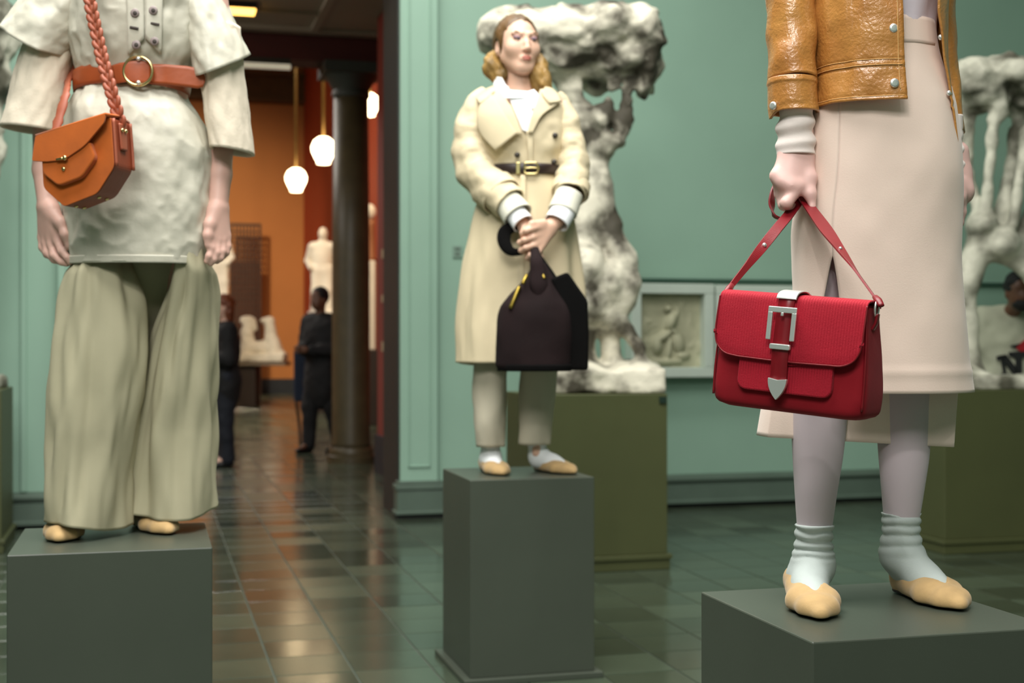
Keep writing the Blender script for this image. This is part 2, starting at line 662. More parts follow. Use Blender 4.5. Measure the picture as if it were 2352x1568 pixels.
PL = {}
K_TOP = (HC - 0.75) * FPX
PL['left'] = Wp(15, 1275, K_TOP / (1275 - CY))
PL['mid'] = Wp(1080, 1103, K_TOP / (1103 - CY))
PL['right'] = Wp(1866, 1475, K_TOP / (1475 - CY))
OCC = [(440, 0), (0, 490), (1015, 1362), (1605, 2352)]


def seen(x, y):
    px, py, d = proj((x + T / 2, y + T / 2, 0))
    if d < 4.6 or not (-60 < px < 2400) or py > 1620: return None
    if px < 470 and py > 1270: return None
    if 1035 < px < 1345 and py > 1110: return None
    if px > 1640 and py > 1400: return None
    if 1250 < px < 1520 and py < 1300: return None
    return d


ranked = sorted([(seen(x, y), x, y) for x, y in cells if seen(x, y) is not None])
near = set((x, y) for d, x, y in ranked[:300])
g = 0.003
tv = [(g, g, -0.004), (T - g, g, -0.004), (T - g, T - g, -0.004), (g, T - g, -0.004)]
e = 0.0045
tv += [(e, e, 0.0), (T - e, e, 0.0), (T - e, T - e, 0.0), (e, T - e, 0.0)]
tf = [(4, 5, 6, 7), (0, 1, 5, 4), (1, 2, 6, 5), (2, 3, 7, 6), (3, 0, 4, 7)]
tile_me = bpy.data.meshes.new('tile')
tile_me.from_pydata(tv, [], tf)
tile_me.materials.append(TILE)
random.seed(3)
RV, RF = [], []
for x, y in cells:
    if (x, y) in near:
        o = bpy.data.objects.new('tile', tile_me)
        COL.objects.link(o); o.parent = floor; o.location = (x, y, random.uniform(-0.0008, 0.0))
    else:
        n = len(RV)
        RV += [(a + x, b + y, c) for a, b, c in tv]
        RF += [tuple(q + n for q in f) for f in tf]
o = mk('tile_field', RV, RF, TILE, floor, smooth=False)
o['kind'] = 'stuff'

# ---- green gallery
wb = boxes('wall_back', [((-9, WY, 0), (DL, WY + 0.5, 6)), ((DR, WY, 0), (9.5, WY + 0.5, 6)), ((DL, WY, 4.1), (DR, WY + 0.5, 6))], GREEN)
tag(wb, 'pale sea green gallery wall with the tall doorway', 'wall', kind='structure')
for nm, lo, hi, mt, lb in (('wall_left', (-9.2, -4, 0), (-9, WY + 0.5, 6), GREEN, 'green gallery wall at the left'),
                           ('wall_right', (9.5, -4, 0), (9.7, WY + 0.5, 6), GREEN, 'green gallery wall at the right'),
                           ('wall_front', (-9.2, -4.2, 0), (9.7, -4, 6), GREEN, 'green gallery wall behind the viewer'),
                           ('ceiling', (-9.2, -4.2, 6), (9.7, WY + 0.5, 6.2), PLASTER_C, 'grey plaster ceiling of the gallery')):
    tag(box(nm, lo, hi, mt), lb, nm.split('_')[0], kind='structure')

SKP = [(0.012, 0.0), (0.012, 0.028), (0.07, 0.032), (0.07, 0.052), (0.055, 0.062), (0.055, 0.165), (0.04, 0.172), (0.04, 0.196), (0.066, 0.204), (0.066, 0.222), (0.05, 0.236), (0.0, 0.25)]


def skirting(name, x0, x1, y, lb):
    n = len(SKP)
    V = [(x, y - a, z) for x in (x0, x1) for a, z in SKP]
    Fc = [(i, i + 1, n + i + 1, n + i) for i in range(n - 1)] + [tuple(range(n)), tuple(range(2 * n - 1, n - 1, -1))]
    o = mk(name, V, Fc, GREEN_D, None, smooth=False)
    tag(o, lb, 'skirting', kind='structure')
    box('gap_shade_strip', (x0, y - 0.03, 0.001), (x1, y - 0.012, 0.027), GAP_SHADE, o)  # dark strip standing in for shade in the recess


skirting('baseboard_right', DR + 0.3, 9.5, WY, 'dark green moulded skirting along the right wall')
skirting('baseboard_left', -9, DL - 0.55, WY, 'dark green moulded skirting along the left wall')


def pilaster(name, x0, x1, lb):
    y = WY - 0.10
    p = box(name, (x0, y, 0.0), (x1, WY, 6.0), GREEN, None, bevel=0.006)
    tag(p, lb, 'pilaster', kind='structure')
    w = 0.055
    boxes('panel_moulding', [((x0 + w, y - 0.012, 0.36), (x0 + w + 0.012, y, 5.8)), ((x1 - w - 0.012, y - 0.012, 0.36), (x1 - w, y, 5.8)),
                             ((x0 + w, y - 0.012, 0.36), (x1 - w, y, 0.375))], GREEN, p, bevel=0.004)
    boxes('base_block', [((x0 - 0.03, y - 0.05, 0.03), (x1 + 0.03, WY - 0.002, 0.20)), ((x0 - 0.045, y - 0.065, 0.03), (x1 + 0.045, WY - 0.003, 0.055)),
                         ((x0 - 0.04, y - 0.06, 0.205), (x1 + 0.04, WY - 0.004, 0.24)), ((x0 - 0.02, y - 0.03, 0.24), (x1 + 0.02, WY - 0.005, 0.265))], GREEN_D, p, bevel=0.005)
    box('gap_shade_strip', (x0 - 0.03, y - 0.04, 0.001), (x1 + 0.03, WY - 0.006, 0.03), GAP_SHADE, p)  # painted shade strip below the pilaster base


pilaster('trim_1', 1.722, 1.995, 'green panelled door pilaster beside the trench coat plinth')
pilaster('trim_2', -0.60, -0.32, 'green panelled door pilaster behind the wide trousers')
t3 = box('trim_3', (-0.84, WY - 0.025, 0.25), (-0.80, WY, 6), GREEN, None, bevel=0.006)
tag(t3, 'narrow vertical green batten on the left wall', 'trim', kind='structure')
lining = boxes('trim_4', [((DR - 0.03, WY - 0.06, 0), (DR, WY + 0.56, 4.1)), ((DL, WY - 0.06, 0), (DL + 0.03, WY + 0.56, 4.1)), ((DL + 0.03, WY - 0.06, 4.07), (DR - 0.03, WY + 0.56, 4.1))], JAMB, None)
tag(lining, 'dark almost black lining of the tall doorway', 'door lining', kind='structure')
# rail above the framed reliefs
rl = at_plane(1452, 643, 1, WY)
t5 = box('trim_5', (rl[0], WY - 0.035, rl[2] - 0.012), (9.5, WY, rl[2] + 0.014), M('dark_green_rail_paint', (44, 74, 60), 0.5), None, bevel=0.004)
tag(t5, 'thin dark green rail above the framed reliefs', 'rail', kind='structure')

# wall socket
sp = at_plane(1050, 578, 1, WY)
sw = box('wall_socket', (sp[0] - 0.035, WY - 0.012, sp[2] - 0.045), (sp[0] + 0.035, WY, sp[2] + 0.045), M('grey_green_plastic', (130, 156, 140), 0.5), None, bevel=0.004)
tag(sw, 'small grey green socket plate on the wall beside the trench coat', 'socket')
for k in (-1, 1):
    box('socket_hole', (sp[0] - 0.018, WY - 0.0135, sp[2] + k * 0.018 - 0.011), (sp[0] + 0.018, WY - 0.011, sp[2] + k * 0.018 + 0.011), GREEN_D, sw)

# ---- hall behind the doorway
HR = 2.13
w1 = box('wall_hall_right', (HR, WY + 0.5, 0), (HR + 0.3, 13.0, 4.4), REDW)
tag(w1, 'dark red wall just inside the doorway', 'wall', kind='structure')
b1 = box('baseboard_hall_right', (HR - 0.03, WY + 0.51, 0), (HR, 13.0, 0.36), BLUEB)
tag(b1, 'dark skirting on the red wall inside the doorway', 'skirting', kind='structure')
wl = box('wall_hall_left', (-8.4, WY + 0.5, 0), (-8.2, 33, 8), ORANGE)
tag(wl, 'terracotta wall at the left of the hall', 'wall', kind='structure')
wr = box('wall_hall_end_right', (3.6, 13.0, 0), (3.8, 33, 8), RED2)
tag(wr, 'deep red orange wall along the right of the far hall', 'wall', kind='structure')
wr2 = box('wall_hall_return', (HR + 0.3, 12.8, 0), (3.8, 13.0, 4.4), REDW)
tag(wr2, 'short red wall return beside the column', 'wall', kind='structure')
wf = box('wall_hall_far', (-8.4, 33, 0), (3.8, 33.2, 8), ORANGE)
tag(wf, 'terracotta orange far wall at the end of the hall', 'wall', kind='structure')
b2 = box('baseboard_hall_far', (-8.2, 32.94, 0), (3.6, 33, 0.36), BLUEB)
tag(b2, 'blue black skirting along the far orange wall', 'skirting', kind='structure')
b3 = box('baseboard_hall_end_right', (3.54, 13.0, 0), (3.6, 32.9, 0.36), BLUEB)
tag(b3, 'blue black skirting along the right wall of the far hall', 'skirting', kind='structure')
co = boxes('trim_6', [((-8.2, 32.7, 7.0), (3.6, 33, 7.1)), ((-8.2, 32.8, 7.1), (3.6, 33, 7.6)), ((-8.2, 32.6, 7.6), (3.6, 33, 7.7))], M('brown_cornice_paint', (92, 66, 30), 0.7))
tag(co, 'brown cornice along the top of the far wall', 'cornice', kind='structure')
c1 = box('ceiling_hall', (-8.4, WY + 0.5, 4.4), (3.8, 14.3, 4.6), HALLC)
tag(c1, 'dark grey coffered ceiling of the hall', 'ceiling', kind='structure')
boxes('ceiling_moulding', [((-8.2, 13.55, 4.36), (HR + 1, 13.62, 4.4)), ((1.55, 10.2, 4.36), (1.62, 13.55, 4.4)), ((-8.2, 12.9, 4.37), (1.55, 12.95, 4.4))], HALLC, c1)
c2 = box('ceiling_hall_far', (-8.4, 14.3, 8), (3.8, 33.2, 8.2), HALLC)
tag(c2, 'dark high ceiling of the far hall', 'ceiling', kind='structure')
bm = boxes('trim_7', [((-8.2, 13.9, 4.14), (3.6, 14.3, 4.4)), ((-8.2, 14.0, 4.6), (3.6, 14.3, 8))], BEAMR)
tag(bm, 'dark red ceiling beam carried by the column', 'beam', kind='structure')

cb = at_plane(806, 1060, 1, 14.1)
colm = empty('column', (cb[0], 14.1, 0))
tag(colm, 'dark olive stone column standing in the hall doorway', 'column')
mk('shaft', *lathe_vf([(0.205, 0.16), (0.205, 0.2), (0.198, 0.24), (0.196, 2.2), (0.182, 3.82)], 32), STONE_COL, colm)
mk('column_base', *lathe_vf([(0.25, 0.0), (0.25, 0.07), (0.23, 0.08), (0.235, 0.12), (0.21, 0.16)], 32), STONE_COL, colm, flat_angle=40)
capv = join([lathe_vf([(0.182, 3.8), (0.20, 3.82), (0.20, 3.86), (0.19, 3.88), (0.24, 3.98), (0.29, 4.03)], 32), (boxv((-0.31, -0.31, 4.03), (0.31, 0.31, 4.139)), BOXF)])
mk('capital', *capv, M('grey_green_capital_stone', (52, 56, 50), 0.6), colm, flat_angle=40)

# ---- plinths
PLM = M('grey_plinth_paint', (70, 76, 66), 0.38, var=0.05, vscale=3, bump=0.02, bscale=200)


def plinth(key, lb, w=0.48):
    p = PL[key]
    o = empty('plinth', (p[0], p[1], 0))
    tag(o, lb, 'plinth', 'grey box plinths carrying the models')
    box('plinth_body', (0, 0, 0.022), (w, w, 0.75), PLM, o, bevel=0.003)
    box('base_plate', (-0.028, -0.028, 0), (w + 0.028, w + 0.028, 0.022), PLM, o, bevel=0.003)
    return o


plinth('left', 'grey box plinth under the wide olive trousers')
plinth('mid', 'tall grey box plinth under the figure in the trench coat')
plinth('right', 'grey box plinth under the figure in the pink skirt')

# ================================================================== PEDESTALS, SCULPTURES, RELIEFS
OLIVE = M('olive_pedestal_paint', (74, 78, 46), 0.5, var=0.06, vscale=3, bump=0.02, bscale=120)
PLAST = M('dirty_white_plaster', (74, 69, 57), 0.75, vscale=4.5, bump=0.5, bscale=16, col2=(224, 218, 198), bdist=0.02, detail=6, con=(0.40, 0.57))
PLAST2 = M('grey_white_plaster', (90, 88, 74), 0.75, vscale=4.0, bump=0.4, bscale=18, col2=(206, 204, 186), bdist=0.02, detail=6, con=(0.38, 0.58))
WPLAST = M('clean_white_plaster', (226, 220, 204), 0.7, var=0.05, bump=0.1, bscale=30)


def pedestal(xl, xr, yf, yb, zt, lb):
    o = empty('pedestal', (xl, yf, 0))
    tag(o, lb, 'pedestal', 'olive pedestals of the plaster sculptures')
    w, dp = xr - xl, yb - yf
    box('pedestal_body', (0, 0, 0.085), (w, dp, zt), OLIVE, o, bevel=0.004)
    boxes('base_moulding', [((-0.012, -0.012, 0.0), (w + 0.012, dp + 0.012, 0.06)), ((-0.022, -0.022, 0.058), (w + 0.022, dp + 0.022, 0.085))], OLIVE, o, bevel=0.004)
    return o


a = floorpt(1533, 1306); al = at_plane(1228, 1300, 1, a[1]); ab = at_plane(1163, 1200, 0, al[0])
ped1 = pedestal(al[0], a[0], a[1], ab[1], 0.97, 'olive green pedestal behind the figure in the trench coat')
box('corner_clip', (a[0] - al[0] - 0.05, -0.012, 0.92), (a[0] - al[0] - 0.01, 0.0, 0.955), M('dark_green_plastic', (24, 44, 34), 0.5), ped1)
a2 = floorpt(2170, 1273); a2b = at_plane(2108, 1200, 0, a2[0])
pedestal(a2[0], a2[0] + 0.95, a2[1], max(a2b[1], a2[1] + 0.5), 0.97, 'dark olive pedestal at the right edge under the second plaster tree')
a3 = Wp(3, 896, (HC - 0.97) * FPX / (896 - CY))
pedestal(a3[0] - 0.8, a3[0], a3[1], a3[1] + 0.7, 0.97, 'olive pedestal cut off by the left edge of the picture')


def sculpt(fig, spec, h, amp, name, lb, mat, base=None):
    s = SDF(h)
    for q in spec:
        if q[0] == 'c':      # chain of (px,py,dy,rpx)
            pts = [fig.L(p[0], p[1], p[2]) for p in q[1]]
            s.chain(pts, [p[3] * fig.sc() for p in q[1]], q[2] if len(q) > 2 else 0.05)
        elif q[0] == 'e':    # ellipsoid px,py,dy,rx,ry(m),rz
            s.ell(fig.L(q[1], q[2], q[3]), (q[4] * fig.sc(), q[5], q[6] * fig.sc()), k=q[7] if len(q) > 7 else 0.06)
        elif q[0] == 'b':
            s.box(fig.L(q[1], q[2], q[3]), (q[4] * fig.sc(), q[5], q[6] * fig.sc()), rd=0.02, k=0.03)
        elif q[0] == 's':
            s.ell(fig.L(q[1], q[2], q[3]), (q[4] * fig.sc(), q[5], q[6] * fig.sc()), k=0.05, sub=True)
    V, Fc = s.build(noise=amp)
    V[:, 2] = np.maximum(V[:, 2], 0.002)
    o = mk(name, V, Fc, mat, None)
    o.location = fig.org; o.rotation_euler = (0, 0, -YAW)
    tag(o, lb, 'sculpture', 'weathered plaster sculptures')
    return o


def rough(lo_z, big=0.030, small=0.012):
    def f(P):
        w = np.clip((P[:, 2] - lo_z) / 0.15, 0, 1)
        n1 = vnoise(P, 7.0, 5, 3); n3 = vnoise(P, 15.0, 9, 2)
        return n1 * (small + (big - small) * w) + n3 * 0.012 * w
    return f


mid1 = (al[0] + a[0]) / 2
d1 = (np.array([mid1, a[1] + 0.42, 0]) @ FW)
f1 = Fig(1345, d1, 0.97)
spec1 = [('e', 1150, 78, 0.0, 48, 0.2, 50), ('e', 1215, 72, 0.0, 62, 0.24, 55), ('e', 1300, 76, 0, 80, 0.3, 62), ('e', 1400, 72, -0.02, 80, 0.3, 60),
         ('e', 1475, 78, 0, 48, 0.28, 62), ('e', 1492, 140, 0, 30, 0.2, 70), ('e', 1440, 130, 0.05, 60, 0.26, 55), ('e', 1290, 135, 0.0, 50, 0.22, 50),
         ('e', 1478, 205, 0.0, 22, 0.12, 28), ('e', 1345, 130, 0.02, 60, 0.25, 45), ('e', 1375, 175, 0.1, 38, 0.2, 32), ('s', 1330, 205, -0.05, 40, 0.25, 22),
         ('c', [(1290, 150, 0, 34), (1318, 215, 0, 26), (1345, 270, 0, 26), (1372, 330, 0, 34), (1366, 400, 0, 34), (1352, 470, 0, 40), (1335, 540, 0, 46)]),
         ('c', [(1418, 165, -0.05, 18), (1398, 225, -0.06, 14), (1380, 262, -0.05, 15)], 0.02), ('c', [(1448, 165, -0.02, 18), (1436, 240, -0.04, 14), (1420, 322, -0.05, 14)], 0.02),
         ('c', [(1362, 310, -0.05, 16), (1420, 322, -0.05, 11)], 0.02), ('e', 1378, 272, 0, 28, 0.12, 26, 0.04), ('e', 1392, 350, 0, 16, 0.1, 22, 0.04),
         ('c', [(1376, 440, 0.02, 30), (1398, 520, 0, 26), (1428, 590, -0.02, 30), (1448, 655, -0.04, 22), (1436, 690, -0.02, 24), (1400, 735, 0, 32)]),
         ('e', 1345, 610, -0.08, 44, 0.16, 50), ('e', 1395, 655, 0.0, 46, 0.18, 55), ('e', 1340, 700, 0.0, 60, 0.2, 60),
         ('c', [(1400, 725, -0.02, 28), (1440, 755, -0.02, 16), (1468, 800, -0.02, 10), (1478, 858, -0.02, 14)], 0.03), ('c', [(1395, 740, 0.05, 24), (1408, 850, 0.05, 20)], 0.04),
         ('c', [(1330, 740, 0, 40), (1320, 860, 0, 50)], 0.06), ('c', [(1372, 640, -0.14, 12), (1330, 672, -0.16, 12), (1300, 700, -0.14, 14)], 0.03),
         ('b', 1385, 872, 0.0, 132, 0.30, 28), ('e', 1460, 848, 0, 55, 0.25, 22), ('e', 1330, 850, 0, 60, 0.25, 25)]
sculpt(f1, spec1, 0.014, rough(1.25), 'plaster_sculpture', 'weathered white plaster tree with rocky crown behind the trench coat', PLAST)

mid2 = a2[0] + 0.5
d2 = (np.array([mid2, a2[1] + 0.36, 0]) @ FW)
f2 = Fig(2300, d2, 0.97)
spec2 = [('e', 2235, 185, 0, 60, 0.25, 45), ('e', 2310, 180, 0, 70, 0.3, 45), ('e', 2400, 190, 0, 70, 0.28, 48), ('e', 2260, 225, 0, 60, 0.2, 35), ('e', 2380, 235, 0, 60, 0.2, 32), ('e', 2470, 220, 0, 50, 0.2, 50),
         ('c', [(2288, 225, -0.12, 17), (2280, 330, -0.12, 12), (2268, 430, -0.1, 14), (2262, 500, -0.06, 20)], 0.03),
         ('c', [(2345, 240, 0.05, 18), (2325, 380, 0.05, 17), (2300, 520, 0.05, 26)], 0.03), ('c', [(2215, 240, 0.05, 30), (2212, 330, 0.05, 20), (2222, 400, 0.0, 13), (2246, 475, -0.02, 14)], 0.03),
         ('c', [(2360, 300, -0.08, 13), (2340, 420, -0.1, 15), (2330, 510, -0.08, 12)], 0.02), ('c', [(2420, 260, 0, 20), (2400, 420, 0, 18), (2350, 560, 0, 26)], 0.03),
         ('e', 2252, 515, -0.05, 34, 0.14, 30), ('e', 2290, 560, 0, 50, 0.18, 40),
         ('c', [(2250, 560, 0, 34), (2222, 650, 0, 27), (2215, 740, 0, 24), (2222, 860, 0, 32)]), ('c', [(2320, 570, 0, 30), (2390, 640, 0, 30), (2440, 760, 0, 34), (2430, 860, 0, 36)]),
         ('b', 2330, 880, 0.0, 148, 0.3, 18), ('e', 2215, 858, 0, 40, 0.2, 16)]
sculpt(f2, spec2, 0.015, rough(1.5), 'plaster_sculpture', 'second weathered plaster tree with rocky crown beside the pink skirt', PLAST2)

f3 = Fig(-150, (np.array([a3[0] - 0.4, a3[1] + 0.3, 0]) @ FW), 0.97)
spec3 = [('e', -100, 40, 0, 130, 0.28, 90), ('e', -10, 70, 0, 45, 0.2, 90), ('e', -20, 170, 0, 50, 0.2, 70), ('c', [(-40, 150, 0, 50), (-20, 260, 0, 32), (-30, 400, 0, 26), (-70, 560, 0, 40), (-120, 700, 0, 60), (-140, 860, 0, 60)]),
         ('c', [(-180, 100, 0, 40), (-160, 400, 0, 30), (-150, 600, 0, 50)]), ('b', -140, 880, 0, 120, 0.28, 16)]
sculpt(f3, spec3, 0.016, rough(1.3), 'plaster_sculpture', 'blurred plaster sculpture at the left edge beside the bell sleeve', PLAST2)

# framed plaster reliefs
FRW = M('pale_grey_frame_paint', (196, 208, 196), 0.5, var=0.04)
RELM = M('aged_relief_plaster', (176, 174, 146), 0.75, var=0.12, vscale=6, bump=0.2, bscale=30)


def relief(px0, px1, py0, py1, lb, seed):
    y = WY - 0.16
    A_, B_ = at_plane(px0, py0, 1, y), at_plane(px1, py1, 1, y)
    x0, x1, z1, z0 = A_[0], B_[0], A_[2], B_[2]
    o = empty('framed_relief', (x0, y, z0))
    tag(o, lb, 'relief', 'framed plaster reliefs on the wall')
    w, h = x1 - x0, z1 - z0
    t = 0.075
    boxes('frame', [((0, 0, 0), (w, 0.16, t)), ((0, 0, h - t), (w, 0.16, h)), ((0, 0, t), (t, 0.16, h - t)), ((w - t, 0, t), (w, 0.16, h - t)), ((t, 0.12, t), (w - t, 0.16, h - t))], FRW, o, bevel=0.006)
    n, m = 56, 60
    U, Vv = np.meshgrid(np.linspace(0, 1, n), np.linspace(0, 1, m))
    H = 0.012 * vnoise(np.stack([U * 7, Vv * 7, np.zeros_like(U)], -1), 1, seed, 3)
    random.seed(seed)
    def bl(u, v, a, b, ang, hh):
        c, s_ = math.cos(ang), math.sin(ang)
        du, dv = (U - u) * c + (Vv - v) * s_, -(U - u) * s_ + (Vv - v) * c
        return hh * np.sqrt(np.maximum(0, 1 - (du / a) ** 2 - (dv / b) ** 2))
    for q in [(0.46, 0.80, 0.05, 0.06, 0, 0.07), (0.52, 0.64, 0.09, 0.15, -0.3, 0.07), (0.60, 0.70, 0.035, 0.16, -0.2, 0.05), (0.40, 0.42, 0.16, 0.06, 0.5, 0.06), (0.30, 0.30, 0.09, 0.13, 0.2, 0.06),
              (0.48, 0.26, 0.05, 0.18, -0.1, 0.06), (0.64, 0.34, 0.10, 0.16, 0.3, 0.06), (0.72, 0.16, 0.12, 0.06, 0, 0.05), (0.44, 0.08, 0.3, 0.05, 0, 0.05), (0.58, 0.48, 0.04, 0.16, 0.8, 0.05)]:
        H = np.maximum(H, bl(*q))
    X = t + 0.0 + U * (w - 2 * t); Z = t + Vv * (h - 2 * t); Y = 0.10 - H
    rings = np.stack([X, Y, Z], -1)
    V, Fc = loft(rings, closed=False)
    mk('relief_plaque', V, Fc, RELM, o)
    return o


relief(1452, 1641, 650, 866, 'pale framed plaster relief of a crouching figure right of the plaster tree', 3)
relief(1646, 1845, 654, 864, 'second pale framed relief half hidden behind the red bag', 8)

# ================================================================== THE HALL
GLOW = M('lit_opal_glass', (255, 226, 178), 0.4, emit=9.0)
BRASS_D = M('aged_brass_rod', (120, 96, 50), 0.4, metal=0.6)


def pendant(px, py, d, wpx, ztop, lb):
    p = Wp(px, py, d)
    o = empty('pendant_lamp', (p[0], p[1], p[2]))
    tag(o, lb, 'lamp', 'glowing opal pendant lamps in the hall')
    r = wpx / 2 * d / FPX
    prof = [(0.05 * r, 1.04 * r), (0.4 * r, 0.98 * r), (0.78 * r, 0.7 * r), (1.0 * r, 0.18 * r), (0.95 * r, -0.2 * r), (0.72 * r, -0.7 * r), (0.56 * r, -0.98 * r), (0.54 * r, -1.18 * r), (0.1 * r, -1.22 * r)]
    mk('glass_globe', *lathe_vf(prof[::-1], 24), GLOW, o)
    mk('rod', *lathe_vf([(0.028, 1.0 * r), (0.028, ztop - p[2])], 10), BRASS_D, o)
    mk('ceiling_rose', *lathe_vf([(0.03, ztop - p[2] - 0.12), (0.09, ztop - p[2] - 0.04), (0.09, ztop - p[2])], 16), BRASS_D, o)


pendant(743, 343, 20.5, 56, 8, 'glowing pendant lamp hanging closest to the column')
pendant(680, 411, 23.5, 49, 8, 'lower smaller glowing pendant lamp left of the other')
pendant(848, 238, 17.0, 48, 8, 'glowing pendant lamp half hidden by the stone column')

cl = Wp(551, 18, 12.55)
o = empty('ceiling_lamp', (cl[0], cl[1], 4.4)); tag(o, 'warm rectangular ceiling lamp above the leather sleeve shoulder', 'lamp')
o['label'] = 'small warm lit rectangular lamp on the dark hall ceiling'
box('lamp_housing', (-0.15, -0.11, -0.06), (0.15, 0.11, 0), M('dark_metal', (40, 36, 30), 0.5), o)
box('diffuser', (-0.14, -0.10, -0.085), (0.14, 0.10, -0.06), M('warm_lit_diffuser', (255, 196, 96), 0.5, emit=4.0), o, bevel=0.006)
st0, st1 = at_plane(520, 150, 1, 13.86), at_plane(668, 160, 1, 13.86)
o = empty('strip_light', ((st0[0] + st1[0]) / 2, 13.86, 4.05)); tag(o, 'pale fluorescent strip light fixed under the dark red beam', 'lamp')
hw = (st1[0] - st0[0]) / 2
box('strip_housing', (-hw, 0, 0.03), (hw, 0.05, 0.09), M('dark_metal', (40, 36, 30), 0.5), o)
box('tube_cover', (-hw, -0.01, -0.02), (hw, 0.05, 0.03), M('dim_lit_tube', (232, 222, 196), 0.4, emit=0.35), o, bevel=0.008)

# lattice screen before the far wall
lt0, lt1 = at_plane(528, 512, 1, 32.4), at_plane(600, 870, 1, 32.4)
DKBR = M('dark_brown_iron', (62, 38, 22), 0.6)
o = empty('lattice_screen', (lt0[0], 32.4, 0)); tag(o, 'tall dark brown lattice screen before the far orange wall', 'screen')
lw, lh = lt1[0] - lt0[0], lt0[2]
boxes('frame', [((0, 0, 0.0), (0.05, 0.06, lh)), ((lw - 0.05, 0, 0.0), (lw, 0.06, lh)), ((0.05, 0, lh - 0.06), (lw - 0.05, 0.06, lh)), ((0.05, 0, 0.3), (lw - 0.05, 0.06, 0.4))], DKBR, o)
nb = 7
for i in range(nb):
    x = 0.05 + (lw - 0.1) * (i + 1) / (nb + 1)
    box('lattice_bar', (x - 0.016, 0.01, 0.4), (x + 0.016, 0.04, lh - 0.06), DKBR, o)
for i in range(26):
    z = 0.4 + (lh - 0.46) * (i + 1) / 27
    box('lattice_bar', (0.05, 0.02, z - 0.014), (lw - 0.05, 0.05, z + 0.014), DKBR, o)
box('backing_panel', (0.05, 0.05, 0.4), (lw - 0.05, 0.06, lh * 0.78), M('dark_rust_panel', (84, 40, 18), 0.8), o)

# white statues in the hall
DKPED = M('dark_brown_hall_pedestal', (44, 32, 24), 0.6)


def hall_ped(p, w, z, lb):
    o = empty('hall_pedestal', (p[0], p[1], 0), -YAW)
    tag(o, lb, 'pedestal')
    box('pedestal_body', (-w, -w, 0.08), (w, w, z - 0.05), DKPED, o, bevel=0.01)
    box('pedestal_foot', (-w - 0.03, -w - 0.03, 0), (w + 0.03, w + 0.03, 0.08), DKPED, o, bevel=0.008)
    box('pedestal_cap', (-w - 0.03, -w - 0.03, z - 0.05), (w + 0.03, w + 0.03, z), DKPED, o, bevel=0.008)


def statue(px, pyb, d, H, lb, mirror=1, male=True):
    z0 = HC + (CY - pyb) / FPX * d
    fg = Fig(px, d, z0)
    s = SDF(0.013 * H / 1.6)
    k = H / 1.6
    P_ = lambda x, y, z: (mirror * x * k, y * k, z * k)
    s.ell(P_(0.02, -0.02, 1.47), (0.085 * k, 0.1 * k, 0.12 * k), k=0.03).cap(P_(0.01, 0, 1.3), P_(0.015, -0.01, 1.42), 0.06 * k, 0.055 * k, 0.04)
    s.cap(P_(-0.16, 0, 1.24), P_(0.16, 0, 1.24), 0.085 * k, 0.085 * k, 0.08).ell(P_(0, 0, 1.08), (0.2 * k, 0.13 * k, 0.22 * k), k=0.08).ell(P_(0, 0, 0.86), (0.17 * k, 0.12 * k, 0.2 * k), k=0.08)
    s.chain([P_(-0.2, 0, 1.22), P_(-0.27, 0.02, 0.98), P_(-0.2, -0.12, 0.84)], [0.065 * k, 0.052 * k, 0.04 * k], 0.04)
    s.chain([P_(0.2, 0, 1.22), P_(0.27, 0.03, 0.98), P_(0.25, 0, 0.76)], [0.065 * k, 0.052 * k, 0.04 * k], 0.04)
    s.chain([P_(-0.09, 0, 0.78), P_(-0.1, -0.03, 0.42), P_(-0.1, 0.02, 0.06)], [0.12 * k, 0.085 * k, 0.07 * k], 0.08)
    s.chain([P_(0.09, 0, 0.78), P_(0.11, -0.05, 0.42), P_(0.13, 0.02, 0.06)], [0.12 * k, 0.085 * k, 0.07 * k], 0.08)
    for i in range(7):
        s.cap(P_(-0.14 + 0.05 * i, -0.06, 0.86), P_(-0.16 + 0.055 * i, -0.09, 0.06), 0.035 * k, 0.045 * k, 0.03)
    s.box(P_(0, 0, 0.03), (0.24 * k, 0.2 * k, 0.03 * k), rd=0.01, k=0.02)
    V, Fc = s.build()
    V[:, 2] = np.maximum(V[:, 2], 0.003)
    o = mk('white_statue', V, Fc, WPLAST); o.location = fg.org; o.rotation_euler = (0, 0, -YAW)
    tag(o, lb, 'statue', 'white plaster statues in the hall')
    hall_ped(fg.org, 0.26 * k, z0 - 0.002, 'dark pedestal under the ' + lb)


statue(740, 722, 24.0, 1.56, 'white draped statue beside the stone column')
statue(506, 690, 25.0, 1.3, 'white statue peeking out beside the bell sleeve hand', -1)

f4 = Fig(602, 26.0, 0.87)
s = SDF(0.016)
L4 = lambda px, py, dy=0: f4.L(px, py, dy)
q = f4.sc()
s.chain([L4(572, 805), L4(568, 765), L4(572, 738)], [20 * q, 14 * q, 14 * q], 0.05).ell(L4(564, 736), (14 * q, 0.1, 10 * q), k=0.04).cap(L4(580, 738), L4(586, 755), 8 * q, 6 * q, 0.03)
s.chain([L4(628, 805), L4(622, 765), L4(618, 740)], [22 * q, 13 * q, 13 * q], 0.05).ell(L4(614, 736), (18 * q, 0.1, 8 * q), k=0.04)
s.ell(L4(600, 800), (40 * q, 0.18, 18 * q), k=0.05).box(L4(602, 821), (54 * q, 0.3, 8 * q), rd=0.01, k=0.03).ell(L4(640, 812), (18 * q, 0.15, 8 * q), k=0.04)
V, Fc = s.build(noise=lambda P: vnoise(P, 9, 2, 2) * 0.012)
o = mk('twin_headed_sculpture', V, Fc, WPLAST); o.location = f4.org; o.rotation_euler = (0, 0, -YAW)
tag(o, 'low white plaster group with two raised heads in the hall', 'sculpture')
tb = empty('display_table', (f4.org[0], f4.org[1], 0), -YAW); tag(tb, 'dark display table under the low white plaster group', 'table')
